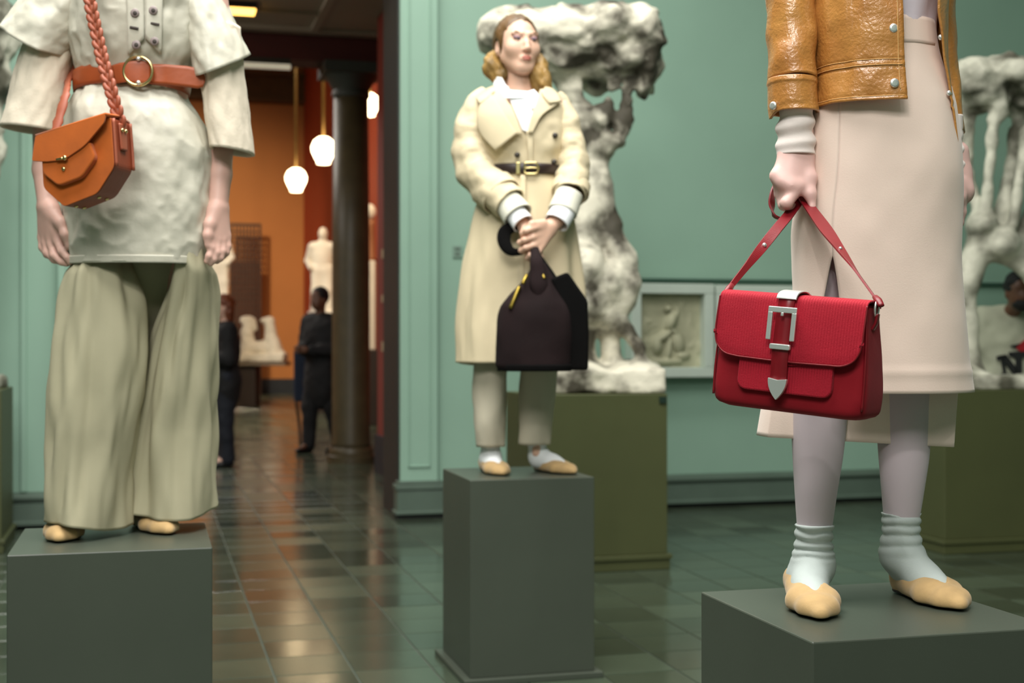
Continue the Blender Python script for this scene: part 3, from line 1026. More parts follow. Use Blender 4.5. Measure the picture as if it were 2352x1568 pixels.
box('table_top', (-0.5, -0.35, 0.80), (0.5, 0.35, 0.868), M('grey_table_slab', (120, 108, 92), 0.5), tb, bevel=0.008)
box('table_pedestal', (-0.40, -0.25, 0), (-0.08, 0.25, 0.80), DKPED, tb, bevel=0.008)

# pale herm seen to the right of the column
hp = Wp(850, 800, 20.5)
hz = lambda py: HC + (CY - py) / FPX * 20.5
o = empty('herm_pillar', (hp[0], hp[1], 0), -YAW); tag(o, 'pale herm bust on a tall white pillar seen past the column', 'sculpture')
box('pillar_base', (-0.2, -0.2, 0), (0.14, 0.2, hz(803)), DKPED, o, bevel=0.01)
box('pillar_slab', (-0.16, -0.16, hz(803)), (0.095, 0.16, hz(600)), WPLAST, o, bevel=0.015)
mk('bust_shaft', *xform(lathe_vf([(0.13, hz(600)), (0.09, hz(590)), (0.075, hz(520)), (0.09, hz(506))], 20), None, (-0.01, 0, 0)), M('warm_brown_stone', (150, 100, 66), 0.6), o)
mk('bust_head', *sphere_vf((-0.005, 0, hz(488)), (0.1, 0.11, 0.13), 20, 14), WPLAST, o)

# small plates on the red wall
for py0, py1, lb in ((570, 592, 'topmost small pale plate on the dark red wall'), (676, 694, 'middle small pale plate on the dark red wall'), (784, 808, 'lowest small pale plate on the dark red wall')):
    A_ = at_plane(884, (py0 + py1) / 2, 0, HR - 0.006)
    hh = (py1 - py0) / 2 * 12.3 / FPX
    o = box('wall_plate', (HR - 0.012, A_[1] - 0.16, A_[2] - hh), (HR, A_[1] + 0.16, A_[2] + hh), M('pale_beige_plastic', (168, 150, 120), 0.5), None, bevel=0.003)
    tag(o, lb, 'wall plate', 'small plates on the red wall')



# ================================================================== PEOPLE IN THE BACKGROUND
SKIN = M('fair_skin', (214, 172, 152), 0.5, var=0.05, vscale=12, sss=0.06, bump=0.03, bscale=150)
SKIN_D = M('brown_skin', (104, 68, 48), 0.5, var=0.08, vscale=12)
BLACKC = M('black_wool', (18, 18, 20), 0.85, var=0.2, vscale=20, bump=0.1)
NAVYC = M('navy_cloth', (22, 26, 36), 0.85, bump=0.1)
AUB = M('auburn_hair', (112, 56, 26), 0.5, var=0.25, vscale=30, bump=0.3, bscale=60)
BLKH = M('black_hair', (10, 9, 9), 0.7, var=0.2, bump=0.5, bscale=80)
LEATHB = M('black_shoe_leather', (16, 16, 17), 0.35)


def bystander(px, d, H, lb, hair_m, skin_m, top_m, leg_m, facing=0.0, bow=0.0, arms='front', legs=(0.0, 0.0), hair_long=False, coat_len=0.45, h=0.012, wide=1.0):
    fg = Fig(px, d, 0.0)
    root = empty('person', fg.org, -YAW + facing)
    tag(root, lb, 'person')
    k = H / 1.75
    P_ = lambda x, y, z: np.array((x * k, y * k, z * k))
    b = SDF(0.011)
    hc = P_(0, -0.03 - 0.16 * bow, 1.64 - 0.06 * bow)
    b.ell(hc, (0.074 * k, 0.092 * k, 0.115 * k), k=0.02).ell(hc + P_(0, -0.035, -0.06), (0.055 * k, 0.06 * k, 0.06 * k), k=0.03)
    b.cap(hc + P_(0, -0.085, -0.01), hc + P_(0, -0.1, -0.04), 0.012 * k, 0.016 * k, 0.015)
    for sx in (-1, 1): b.ell(hc + P_(sx * 0.074, 0.01, -0.015), (0.014 * k, 0.022 * k, 0.034 * k), k=0.01).ell(hc + P_(sx * 0.03, -0.088, 0.005), (0.016 * k, 0.012 * k, 0.01 * k), k=0.008, sub=True)
    b.cap(P_(0, 0.0, 1.42), hc + P_(0, 0.02, -0.07), 0.055 * k, 0.05 * k, 0.03)
    b.cap(P_(-0.14, 0, 1.38), P_(0.14, 0, 1.38), 0.06 * k, 0.06 * k, 0.06).ell(P_(0, 0, 1.18), (0.15 * k, 0.1 * k, 0.22 * k), k=0.06).ell(P_(0, 0, 0.95), (0.15 * k, 0.11 * k, 0.14 * k), k=0.06)
    arm = {}
    for sx in (-1, 1):
        sh = P_(sx * 0.18, 0, 1.38)
        if arms == 'front': el, wr = P_(sx * 0.24, 0.0, 1.10), P_(sx * 0.08, -0.24, 1.10)
        else: el, wr = P_(sx * 0.24, 0.02, 1.10), P_(sx * 0.24, -0.06, 0.86)
        b.chain([sh, el, wr], [0.05 * k, 0.042 * k, 0.03 * k], 0.03)
        dv = (wr - el) / np.linalg.norm(wr - el)
        pm = wr + dv * 0.06 * k
        b.ell(pm, (0.035 * k, 0.035 * k, 0.04 * k), k=0.02)
        for i in range(4):
            o_ = P_(0, 0, (i - 1.5) * 0.019) if arms == 'front' else P_(0, (i - 1.5) * 0.019, 0)
            b.chain([pm + o_ + dv * 0.03 * k, pm + o_ + dv * 0.075 * k + P_(-sx * 0.01, 0, 0), pm + o_ + dv * 0.1 * k + P_(-sx * 0.025, 0, 0)], [0.009 * k, 0.008 * k, 0.007 * k], 0.006)
        b.chain([pm, pm + P_(-sx * 0.02, -0.03, 0.03), pm + dv * 0.06 * k + P_(-sx * 0.03, -0.03, 0.03)], [0.012 * k, 0.01 * k, 0.008 * k], 0.008)
        arm[sx] = (sh, el, wr)
    feet = {}
    for sx, sw in ((-1, legs[0]), (1, legs[1])):
        hp_, kn, an = P_(sx * 0.09, 0, 0.92), P_(sx * 0.1, sw * 0.5 - 0.02, 0.5), P_(sx * 0.11, sw, 0.09)
        b.chain([hp_, kn, an], [0.08 * k, 0.055 * k, 0.038 * k], 0.03)
        feet[sx] = (hp_, kn, an)
        b.chain([an, an + P_(0, -0.12, -0.05)], [0.036 * k, 0.026 * k], 0.02)
    V, Fc = b.build()
    mk('body', V, Fc, skin_m, root)
    # coat or jumper
    c = SDF(h)
    c.cap(P_(-0.15 * wide, 0.01, 1.40), P_(0.15 * wide, 0.01, 1.40), 0.075 * k, 0.075 * k, 0.08).ell(P_(0, 0.0, 1.22), (0.215 * wide * k, 0.15 * k, 0.26 * k), k=0.08)
    zc = 1.02 - coat_len * 0.35
    c.ell(P_(0, 0, zc), (0.205 * wide * k, 0.155 * k, (0.12 + coat_len * 0.4) * k), k=0.1)
    for sx in (-1, 1):
        sh, el, wr = arm[sx]
        dv = (wr - el) / np.linalg.norm(wr - el)
        c.chain([sh, el, wr - dv * 0.015], [0.085 * k * wide, 0.07 * k, 0.052 * k], 0.05)
    V, Fc = c.build(noise=lambda P: vnoise(P, 9, 4, 2) * 0.012)
    coat = mk('jacket', V, Fc, top_m, root)
    t = SDF(h)
    for sx in (-1, 1):
        hp_, kn, an = feet[sx]
        t.chain([hp_, kn, an + P_(0, 0.01, 0.0)], [0.11 * k, 0.085 * k, 0.07 * k], 0.04)
    V, Fc = t.build(noise=lambda P: vnoise(P, 10, 6, 2) * 0.01)
    mk('trousers', V, Fc, leg_m, root)
    for sx in (-1, 1):
        an = feet[sx][2]
        sh_ = SDF(0.009)
        sh_.chain([an + P_(0, 0.03, -0.05), an + P_(0, -0.06, -0.055), an + P_(0, -0.16, -0.062)], [0.04 * k, 0.04 * k, 0.028 * k], 0.02)
        sh_.box(an + P_(0, -0.06, -0.14), (0.2, 0.3, 0.05 * k), sub=True)
        V, Fc = sh_.build()
        mk('shoe', V, Fc, LEATHB, root)
    hr = SDF(0.011)
    hr.ell(hc + P_(0, 0.025, 0.035), (0.088 * k, 0.1 * k, 0.1 * k), k=0.02)
    if hair_long: hr.ell(hc + P_(0, 0.06, -0.06), (0.085 * k, 0.06 * k, 0.13 * k), k=0.03)
    hr.ell(hc + P_(0, -0.09, -0.03), (0.07 * k, 0.07 * k, 0.085 * k), k=0.02, sub=True)
    V, Fc = hr.build(noise=lambda P: vnoise(P, 40, 8, 2) * 0.008)
    mk('hair', V, Fc, hair_m, root)
    return fg, root, hc, k


bystander(518, 13.6, 1.72, 'person in black with auburn hair standing behind the wide trousers', AUB, SKIN, BLACKC, NAVYC, facing=math.radians(-70), arms='front', hair_long=True, coat_len=0.5)
fgB, rB, hcB, kB = bystander(737, 15.3, 1.86, 'person in black standing in the hall beside the column', BLKH, SKIN_D, BLACKC, BLACKC, facing=math.radians(-35), arms='front', legs=(-0.08, 0.15), coat_len=0.6)
# blue folding stool beside that person
sp_ = Wp(694, 900, 16.7)
NAVB = M('navy_blue_canvas', (26, 40, 62), 0.8)
o = empty('shoulder_bag_stand', (sp_[0], sp_[1], 0), -YAW); o.name = 'folding_stool'
tag(o, 'navy blue folding stool beside the person in the hall', 'stool')
boxes('canvas_seat', [((-0.09, -0.12, 0.52), (0.13, 0.12, 1.16))], NAVB, o, bevel=0.03)
for sx, x1 in ((-1, -0.06), (1, 0.11)):
    mk('leg', *sweep([(x1, 0.1 * sx, 0.54), (x1 * 0.6, 0.02 * sx, 0.25), (x1 * 0.1, 0.1 * sx, 0.0)], 0.018, n=8, m=8), M('dark_metal', (40, 36, 30), 0.5), o)

# man in the printed jumper at the right edge
SWEAT = M('pale_grey_green_jersey', (176, 178, 156), 0.85, var=0.06, bump=0.1)
fgM, rM, hcM, kM = bystander(2316, 9.1, 1.76, 'bearded person in a pale printed sweatshirt at the right edge', BLKH, SKIN_D, SWEAT, NAVYC, bow=1.0, arms='side', coat_len=0.2, wide=1.12)
bd = SDF(0.009)
bd.ell(hcM + np.array((0, -0.055, -0.085)) * kM, (0.06 * kM, 0.055 * kM, 0.045 * kM), k=0.02).ell(hcM + np.array((0, -0.12, -0.015)) * kM, (0.05, 0.04, 0.045), k=0.01, sub=True)
V, Fc = bd.build(noise=lambda P: vnoise(P, 50, 3, 2) * 0.006)
mk('beard', V, Fc, BLKH, rM)
INK = M('black_print', (16, 20, 18), 0.8)
REDI = M('red_print', (150, 16, 24), 0.8)


def print_shape(name, polys, mat, y, parent):
    parts = []
    for pl in polys:
        v = [fgM.L(px, py, y) for px, py in pl]
        n = len(v)
        fr = [tuple(p) for p in v]; bk = [tuple(p + np.array([0, 0.012, 0])) for p in v]
        Fc = [tuple(range(n - 1, -1, -1)), tuple(range(n, 2 * n))] + [(i, (i + 1) % n, n + (i + 1) % n, n + i) for i in range(n)]
        parts.append((fr + bk, Fc))
    return mk(name, *join(parts), mat, parent, smooth=False)


yp = -0.172
print_shape('printed_letter', [[(2290, 818), (2310, 814), (2310, 824), (2308, 826), (2312, 856), (2322, 858), (2322, 865), (2299, 865), (2299, 858), (2305, 856), (2300, 828), (2290, 828)],
                               [(2296, 816), (2312, 814), (2338, 848), (2338, 865), (2332, 865)], [(2332, 865), (2334, 824), (2330, 822), (2318, 818), (2318, 808), (2362, 806), (2362, 818), (2348, 821), (2348, 865)]], INK, yp, rM)
print_shape('printed_flag', [[(2332, 798), (2360, 776), (2366, 806), (2346, 808)]], REDI, yp, rM)
print_shape('printed_flag_edge', [[(2320, 794), (2344, 788), (2332, 800)]], INK, yp - 0.002, rM)

# ================================================================== SHARED BUILDERS FOR THE THREE MODELS
SUEDE_T = M('tan_suede', (194, 160, 110), 0.85, var=0.12, vscale=25, bump=0.15, bscale=180, bdist=0.003, sheen=0.2)
SOLE = M('dark_rubber_sole', (30, 26, 22), 0.7)
SOCKW = M('white_knit', (190, 199, 196), 0.9, var=0.03, vscale=40, bump=0.15, bscale=300, bdist=0.002)
SILVER = M('polished_silver', (236, 239, 236), 0.34, metal=0.75, var=0.03)
GOLD = M('pale_gold', (214, 196, 140), 0.25, metal=1.0, var=0.04)


def ang2(v):
    return math.atan2(v[0], v[1])


def foot_parts(root, heel, toe, ankle, top, ra, shoe_m=SUEDE_T, sock_m=SOCKW, wr=0.004, seed=1, h=0.0035, shaft=None):
    """flat shoe and sock; heel, toe on the ground (z=0), ankle and top joint centres of the sock shaft"""
    heel, toe = np.array(heel, float), np.array(toe, float)
    heel[2] = toe[2] = 0
    L = np.linalg.norm(toe - heel)
    f = (toe - heel) / L
    side = np.cross(f, UP)
    P_ = lambda a, b, c: heel + f * a * L + side * b + UP * c
    s = SDF(h)
    g = 1.22
    pts = [P_(0.12, 0, 0.026), P_(0.38, 0.0, 0.026), P_(0.64, 0.0, 0.024), P_(0.84, 0.003, 0.018), P_(0.965, 0.005, 0.012)]
    s.chain(pts, [0.033, 0.028, 0.027, 0.022, 0.0105], 0.015)
    for q_ in (-1, 1):
        s.chain([P_(0.3, q_ * 0.008 * g, 0.024), P_(0.62, q_ * 0.021 * g, 0.019), P_(0.82, q_ * 0.015 * g, 0.015), P_(0.94, q_ * 0.004, 0.012)], [0.026, 0.0235, 0.019, 0.011], 0.015)
        s.chain([P_(0.12, q_ * 0.012, 0.042), P_(0.35, q_ * 0.016, 0.036), P_(0.55, q_ * 0.015, 0.034)], [0.023, 0.020, 0.017], 0.012)
    s.cap(P_(0.05, 0, 0.03), P_(0.08, 0, 0.050), 0.020, 0.022, 0.012)
    # V-shaped throat
    s.chain([P_(0.11, 0, 0.076), P_(0.40, 0, 0.066), P_(0.80, 0, 0.047)], [0.031, 0.030, 0.002], 0.0)
    pr = s.pr[-2:]
    s.pr[-2:] = [(a, b, c, d, e, True) for a, b, c, d, e, _ in pr]
    s.box(P_(0.5, 0, -0.095), (0.4, 0.4, 0.1), rd=0, k=0.004, sub=True)
    V, Fc = s.build(smooth=3)
    sh = mk('shoe', V, Fc, shoe_m, root)
    so = SDF(h)
    so.chain([P_(0.12, 0, 0.012), P_(0.4, 0, 0.012), P_(0.66, 0, 0.012), P_(0.84, 0, 0.010)], [0.029, 0.03, 0.042, 0.026], 0.01)
    so.box(P_(0.5, 0, -0.097), (0.4, 0.4, 0.1), sub=True)
    so.box(P_(0.5, 0, 0.110), (0.4, 0.4, 0.1), sub=True)
    V, Fc = so.build()
    mk('sole', V, Fc, SOLE, sh)
    k = SDF(h)
    an, tp = np.array(ankle, float), np.array(top, float)
    k.chain([P_(0.15, 0, 0.034), P_(0.42, 0, 0.036), P_(0.64, 0, 0.024), P_(0.78, 0, 0.016)], [0.024, 0.024, 0.021, 0.014], 0.02)
    k.chain([P_(0.17, 0, 0.045), an], [0.026, ra], 0.03)
    k.cap(an + (tp - an) * 0.05, P_(0.5, 0, 0.034), ra * 0.92, 0.023, 0.04)
    k.cap(an, tp, ra, ra * 1.06 if shaft is None else shaft, 0.02)
    def ns(P):
        z = P[:, 2]
        w = np.clip((z - 0.075) / 0.03, 0, 1)
        q = z * 300 + 2.2 * vnoise(P, 22, seed, 1) + 40 * vnoise(np.c_[z * 0, z * 0, z], 26, seed + 3, 1) * 0.08
        return -wr * w * (np.abs(np.sin(q * 0.5)) - 0.5)
    k.box(tp + UP * 0.2, (0.3, 0.3, 0.2), sub=True)
    V, Fc = k.build(noise=ns)
    V[:, 2] = np.maximum(V[:, 2], 0.007)
    mk('sock', V, Fc, sock_m, root)
    return sh


def head_sdf(s, c, k=1.0, rot=None):
    """woman's head, c = centre of the head; faces -y before rotation"""
    R_ = np.eye(3) if rot is None else np.asarray(rot)
    c = np.asarray(c, float)
    P_ = lambda x, y, z: c + R_ @ np.array((x * k, y * k, z * k))
    s.ell(P_(0, 0.018, 0.03), np.array((0.073, 0.092, 0.085)) * k, R_, k=0.02)          # skull
    s.ell(P_(0, -0.022, -0.02), np.array((0.060, 0.066, 0.085)) * k, R_, k=0.03)         # face
    s.ell(P_(0, -0.050, -0.088), np.array((0.022, 0.024, 0.021)) * k, R_, k=0.03)        # chin
    for sx in (-1, 1):
        s.cap(P_(sx * 0.046, 0.004, -0.042), P_(sx * 0.015, -0.055, -0.09), 0.019 * k, 0.014 * k, 0.03)   # jaw
        s.ell(P_(sx * 0.037, -0.055, -0.022), np.array((0.024, 0.020, 0.022)) * k, R_, k=0.03)         # cheekbone
        s.ell(P_(sx * 0.031, -0.094, 0.012), np.array((0.018, 0.014, 0.010)) * k, R_, k=0.012, sub=True)  # eye socket
        s.ell(P_(sx * 0.030, -0.074, 0.010), np.array((0.0125, 0.0115, 0.0105)) * k, R_, k=0.003)      # eyeball
        s.cap(P_(sx * 0.014, -0.083, 0.028), P_(sx * 0.045, -0.072, 0.030), 0.008 * k, 0.007 * k, 0.012)  # brow
        s.ell(P_(sx * 0.0715, 0.018, -0.005), np.array((0.010, 0.019, 0.031)) * k, R_, k=0.006)        # ear
        s.ell(P_(sx * 0.078, 0.014, 0.0), np.array((0.005, 0.009, 0.016)) * k, R_, k=0.004, sub=True)
        s.ell(P_(sx * 0.0085, -0.092, -0.033), np.array((0.0068, 0.008, 0.006)) * k, R_, k=0.008)        # nostril wing
    s.chain([P_(0, -0.080, 0.022), P_(0, -0.091, -0.008), P_(0, -0.100, -0.028)], [0.007 * k, 0.0072 * k, 0.0088 * k], 0.014)
    s.ell(P_(0, -0.078, -0.062), np.array((0.022, 0.012, 0.010)) * k, R_, k=0.014)
    return P_


def plain_torso(s, sh_z=1.45, waist_z=1.10, hip_z=0.93, cx=0.0, cy=0.03, w=1.0):
    s.cap((cx - 0.14 * w, cy, sh_z), (cx + 0.14 * w, cy, sh_z), 0.055, 0.055, 0.06)
    s.ell((cx, cy, sh_z - 0.16), (0.145 * w, 0.10, 0.17), k=0.06).ell((cx, cy, waist_z), (0.115 * w, 0.085, 0.14), k=0.06).ell((cx, cy, hip_z), (0.155 * w, 0.105, 0.14), k=0.06)
    s.cap((cx, cy, sh_z), (cx, cy - 0.01, sh_z + 0.14), 0.055, 0.05, 0.04)


def finger(s, pts, rs, k=0.004):
    s.chain([np.array(p, float) for p in pts], rs, k)


def disc(c, n, r, t, dome=0.4, seg=20):
    """small domed button at c facing n"""
    prof = [(r * 0.98, 0), (r, t * 0.5), (r * 0.9, t * 0.9), (r * 0.5, t * (0.9 + dome * 0.6)), (r * 0.05, t * (0.9 + dome))]
    V, Fc = lathe_vf(prof, seg)
    q = Vector((0, 0, 1)).rotation_difference(Vector(n)).to_matrix()
    return xform((V, Fc), np.array(q), c)


# ================================================================== MODEL IN THE PINK SKIRT
G3 = Fig(2000, 2.66, 0.75)
L3 = G3.L
W3 = G3.empty('person')
tag(W3, 'person in a glossy tan jacket and pale pink skirt holding the red bag', 'person')
s3 = G3.sc()
TIGHTS = M('pale_lilac_tights', (196, 182, 188), 0.7, var=0.04, vscale=5, sheen=0.2)
PINK = M('pale_pink_wool', (232, 210, 196), 0.9, var=0.03, vscale=9, bump=0.12, bscale=350, bdist=0.002, sheen=0.25)
KNIT = M('cream_fine_knit', (240, 228, 222), 0.9, var=0.03, vscale=40, bump=0.12, bscale=400, bdist=0.002)
LILACT = M('lilac_white_jersey', (222, 212, 222), 0.9, var=0.03, bump=0.08, bscale=60)


def jacket_mat():
    m = M('glossy_tan_leather', (200, 142, 72), 0.38, vscale=9, bump=0.32, bscale=38, coat=0.7, bdist=0.006, col2=(170, 108, 46), detail=6, spec=0.6, rvar=0.1)
    nt = m.node_tree
    b = nt.nodes['Principled BSDF']
    b.inputs['Coat Roughness'].default_value = 0.1
    n = nt.nodes.new('ShaderNodeTexNoise'); n.inputs['Scale'].default_value = 160; n.inputs['Detail'].default_value = 3
    tc = nt.nodes.new('ShaderNodeTexCoord'); nt.links.new(tc.outputs['Object'], n.inputs['Vector'])
    bp = nt.nodes.new('ShaderNodeBump'); bp.inputs['Strength'].default_value = 0.35; bp.inputs['Distance'].default_value = 0.004
    old = b.inputs['Normal'].links[0].from_socket
    nt.links.new(old, bp.inputs['Normal']); nt.links.new(n.outputs['Fac'], bp.inputs['Height'])
    nt.links.new(bp.outputs[0], b.inputs['Normal']); nt.links.new(bp.outputs[0], b.inputs['Coat Normal'])
    return m


LEATH = jacket_mat()
# ---- body
sk = SDF(0.009)
cx3 = L3(2015, 300, 0.03)[0]
plain_torso(sk, cx=cx3, cy=0.03, w=0.92)
hd3 = np.array((cx3, 0.0, 1.66))
head_sdf(sk, hd3, 1.0)
legs3 = {-1: [L3(1905, 420, 0.03), L3(1893, 770, 0.02), L3(1870, 1290, 0.0)], 1: [L3(2105, 420, 0.05), L3(2085, 750, 0.04), L3(2070, 1270, 0.05)]}
for q in (-1, 1):
    sk.chain(legs3[q], [0.07, 0.036, 0.022], 0.03)
armL = [L3(1830, -430, 0.05), L3(1815, -60, 0.03), L3(1828, 345, -0.03)]
armR = [L3(2145, -420, 0.06), L3(2152, -40, 0.12), L3(2158, 200, 0.13), L3(2190, 385, 0.11)]
sk.chain(armL, [0.045, 0.036, 0.026], 0.03).chain(armR, [0.04, 0.03, 0.022, 0.022], 0.03)
bodyV = [sk.build()]
hn = SDF(0.0026)
q = G3.sc(-0.04)
w0 = [L3(1812, 340, -0.028), L3(1844, 340, -0.028)]
hn.chain([L3(1815, 300, -0.03), L3(1815, 352, -0.032)], [0.022, 0.023], 0.02).chain([L3(1842, 300, -0.03), L3(1842, 352, -0.032)], [0.022, 0.023], 0.02)
kn = {'p': L3(1784, 404, -0.050), 'r': L3(1797, 418, -0.058), 'm': L3(1816, 428, -0.062), 'i': L3(1836, 428, -0.058)}
for a_, b_, r0, r1 in ((L3(1812, 352, -0.034), kn['p'], 0.0185, 0.0112), (L3(1820, 352, -0.038), kn['r'], 0.019, 0.012), (L3(1830, 352, -0.040), kn['m'], 0.019, 0.0125), (L3(1844, 352, -0.036), kn['i'], 0.0185, 0.0125)):
    hn.cap(a_, b_, r0, r1, 0.012)
for k_ in ('p', 'r', 'm', 'i'): hn.ell(kn[k_], (0.0106, 0.0112, 0.0106), k=0.014)
for k_, (a_, b_) in {'m': ((1816, 428), (1838, 428))}.items(): pass
hn.ell(L3(1832, 400, -0.02), (0.034, 0.02, 0.042), k=0.015)
hn.chain([kn['p'], L3(1790, 446, -0.030), L3(1803, 455, 0.0), L3(1815, 440, 0.005)], [0.0108, 0.0098, 0.0088, 0.0075], 0.005)
hn.chain([kn['r'], L3(1797, 462, -0.034), L3(1812, 470, -0.004), L3(1826, 452, 0.0)], [0.0114, 0.0102, 0.009, 0.0078], 0.005)
hn.chain([kn['m'], L3(1800, 470, -0.046), L3(1818, 478, -0.012), L3(1832, 460, -0.006)], [0.012, 0.0108, 0.0095, 0.008], 0.005)
hn.chain([kn['i'], L3(1806, 466, -0.068), L3(1812, 476, -0.040), L3(1828, 476, -0.026)], [0.0128, 0.0116, 0.0095, 0.008], 0.006)
hn.chain([L3(1850, 372, -0.036), L3(1860, 408, -0.052), L3(1861, 446, -0.062), L3(1866, 474, -0.066)], [0.0155, 0.0122, 0.0100, 0.0072], 0.012)
hn.ell(L3(1867, 476, -0.0725), (0.0055, 0.002, 0.008), rotm(0, -20, 0), k=0.002)
bodyV.append(hn.build(smooth=2))
h2 = SDF(0.003)
h2.chain([L3(2198, 350, 0.10), L3(2202, 398, 0.10), L3(2206, 440, 0.09)], [0.024, 0.025, 0.028], 0.01).chain([L3(2196, 350, 0.13), L3(2202, 398, 0.13), L3(2206, 440, 0.13)], [0.022, 0.023, 0.025], 0.01)
for i in range(4):
    y_ = 0.065 + 0.022 * i
    h2.chain([L3(2208, 450, y_), L3(2208, 488, y_ - 0.004), L3(2203, 512, y_ - 0.006), L3(2196, 522 - 3 * abs(i - 1), y_ - 0.004)], [0.0112, 0.010, 0.009, 0.0075], 0.005)
h2.chain([L3(2204, 420, 0.075), L3(2203, 455, 0.055), L3(2199, 488, 0.05)], [0.013, 0.011, 0.008], 0.008)
bodyV.append(h2.build(smooth=1))
body3 = mk('body', *join(bodyV), M('cool_fair_skin', (226, 186, 178), 0.48, var=0.05, vscale=14, sss=0.08, bump=0.04, bscale=220, bdist=0.002), W3)
hs = SDF(0.008)
hs.ell(hd3 + (0, 0.03, 0.045), (0.085, 0.1, 0.09), k=0.03).ell(hd3 + (0, 0.085, -0.03), (0.06, 0.05, 0.08), k=0.04)
V, Fc = hs.build(noise=lambda P: vnoise(P, 50, 2, 2) * 0.004)
mk('hair', V, Fc, M('dark_blond_hair', (112, 84, 46), 0.45, var=0.3, vscale=24, bump=0.4, bscale=60, stretch=(1, 1, 0.25)), W3)

# ---- legs in tights, socks, shoes
for sx, rows in ((-1, [(560, 1842, 1985, 0.03, 0.072), (760, 1832, 1965, 0.02, 0.062), (870, 1823, 1952, 0.025, 0.056), (950, 1818, 1945, 0.03, 0.058), (1040, 1821, 1936, 0.025, 0.052), (1130, 1826, 1922, 0.01, 0.042), (1222, 1832, 1909, 0.0, 0.033)]),
                 (1, [(560, 2035, 2175, 0.06, 0.072), (760, 2016, 2150, 0.05, 0.062), (860, 2012, 2142, 0.055, 0.056), (930, 2012, 2138, 0.06, 0.057), (1030, 2018, 2134, 0.055, 0.051), (1120, 2025, 2122, 0.05, 0.042), (1196, 2031, 2110, 0.05, 0.034)])):
    mk('tights_leg', *loft(G3.rows(rows, n=40, m=50, zk=0.0)), TIGHTS, W3)
z0 = lambda p: np.array((p[0], p[1], 0.0))
heelL, toeL = L3(1834, 1380, 0.055), L3(1890, 1420, -0.205)
heelR, toeR = L3(2066, 1340, 0.10), L3(2213, 1400, -0.115)
foot_parts(W3, z0(heelL), z0(toeL), L3(1868, 1300, 0.005), L3(1870, 1206, 0.0), 0.034, wr=0.0055, seed=4, h=0.003, shaft=0.0365)
foot_parts(W3, z0(heelR), z0(toeR), L3(2070, 1275, 0.055), L3(2070, 1180, 0.05), 0.034, wr=0.005, seed=11, h=0.003, shaft=0.0375)

# ---- skirt
ts = -math.pi / 2 - 0.70
SR = [(40, 1864, 2140, 0.03, 0.092), (100, 1858, 2148, 0.03, 0.098), (240, 1848, 2188, 0.03, 0.118), (400, 1838, 2200, 0.03, 0.128), (540, 1824, 2197, 0.03, 0.128), (650, 1826, 2202, 0.03, 0.128), (760, 1820, 2212, 0.03, 0.13), (850, 1812, 2222, 0.03, 0.132), (903, 1808, 2230, 0.03, 0.133)]


def sk_th(u, n):
    py = 40 + u * 863
    w = 0.0 if py < 588 else 0.20 * ((py - 588) / 311) ** 0.72
    return np.linspace(ts + w, ts + 2 * math.pi - w * 1.5, n)


def sk_fold(th, u):
    f = 0.0025 * np.sin(3 * th + 2 + 3 * u) * u + 0.002 * vnoise(np.stack([np.cos(th) * 2, np.sin(th) * 2, np.full_like(th, u * 6)], 1), 1, 4, 2)
    py = 40 + u * 863
    f = f + 0.004 * np.exp(-((py - 855) / 10) ** 2) * 0.5
    if py > 592:
        k_ = ((py - 592) / 311)
        f = f + 0.012 * k_ * np.exp(-((np.arctan2(np.sin(th - ts), np.cos(th - ts)) / 0.35) ** 2))
    return f


skirt = mk('pencil_skirt', *loft(G3.rows(SR, n=160, m=110, thf=sk_th, fold=sk_fold, ex=2.25), closed=False), PINK, W3, solid=0.004)
mk('waistband', *loft(G3.rows([(38, 1863, 2141, 0.03, 0.0932), (70, 1860, 2145, 0.03, 0.0964), (101, 1857.5, 2148.5, 0.03, 0.0992)], n=96, m=8, ex=2.25)), PINK, skirt, solid=0.003)
mk('back_panel', *loft(G3.rows([(700, 1800, 2200, 0.05, 0.12), (850, 1772, 2196, 0.06, 0.12), (940, 1757, 2190, 0.06, 0.122), (1012, 1746, 2186, 0.06, 0.124)], n=90, m=30, zk=0.0, ex=2.3, span=(-0.28, math.pi + 0.28), closed=False,
   fold=lambda th, u: 0.004 * np.sin(5 * th) * u, hem=lambda th, u: -0.010 * u * np.cos(th))), PINK, skirt, solid=0.004)

# ---- top under the jacket
mk('jersey_top', *loft(G3.rows([(-420, 1870, 2170, 0.03, 0.10), (-200, 1850, 2180, 0.03, 0.125), (-60, 1858, 2160, 0.03, 0.110), (50, 1862, 2143, 0.03, 0.094), (80, 1864, 2143, 0.03, 0.092)], n=80, m=40, fold=lambda th, u: 0.003 * np.sin(9 * th + 5 * u) * u)), LILACT, W3, solid=0.003)

# ---- jacket
def jk_th(u, n):
    py = -420 + 652 * u
    a0 = np.interp(py, [-420, 0, 110, 232], [-60, -50, -38, -26])
    a1 = np.interp(py, [-420, 0, 232], [270, 274, 273])
    return np.radians(np.linspace(a0, a1, n))


def jk_hem(th, u):
    w = 1 / (1 + np.exp((np.degrees(th) - 25) / 6))
    return -0.085 * w * np.clip((u - 0.55) / 0.45, 0, 1)


def jk_fold(th, u):
    p = np.stack([np.cos(th) * 3, np.sin(th) * 3, np.full_like(th, u * 9)], 1)
    py = -420 + 652 * u
    seam = -0.0022 * (np.exp(-((py - 142) / 3.0) ** 2) + np.exp(-((py - 157) / 3.0) ** 2) + 0.8 * np.exp(-((py - 222) / 2.5) ** 2))
    return 0.004 * vnoise(p, 1.0, 7, 2) + seam


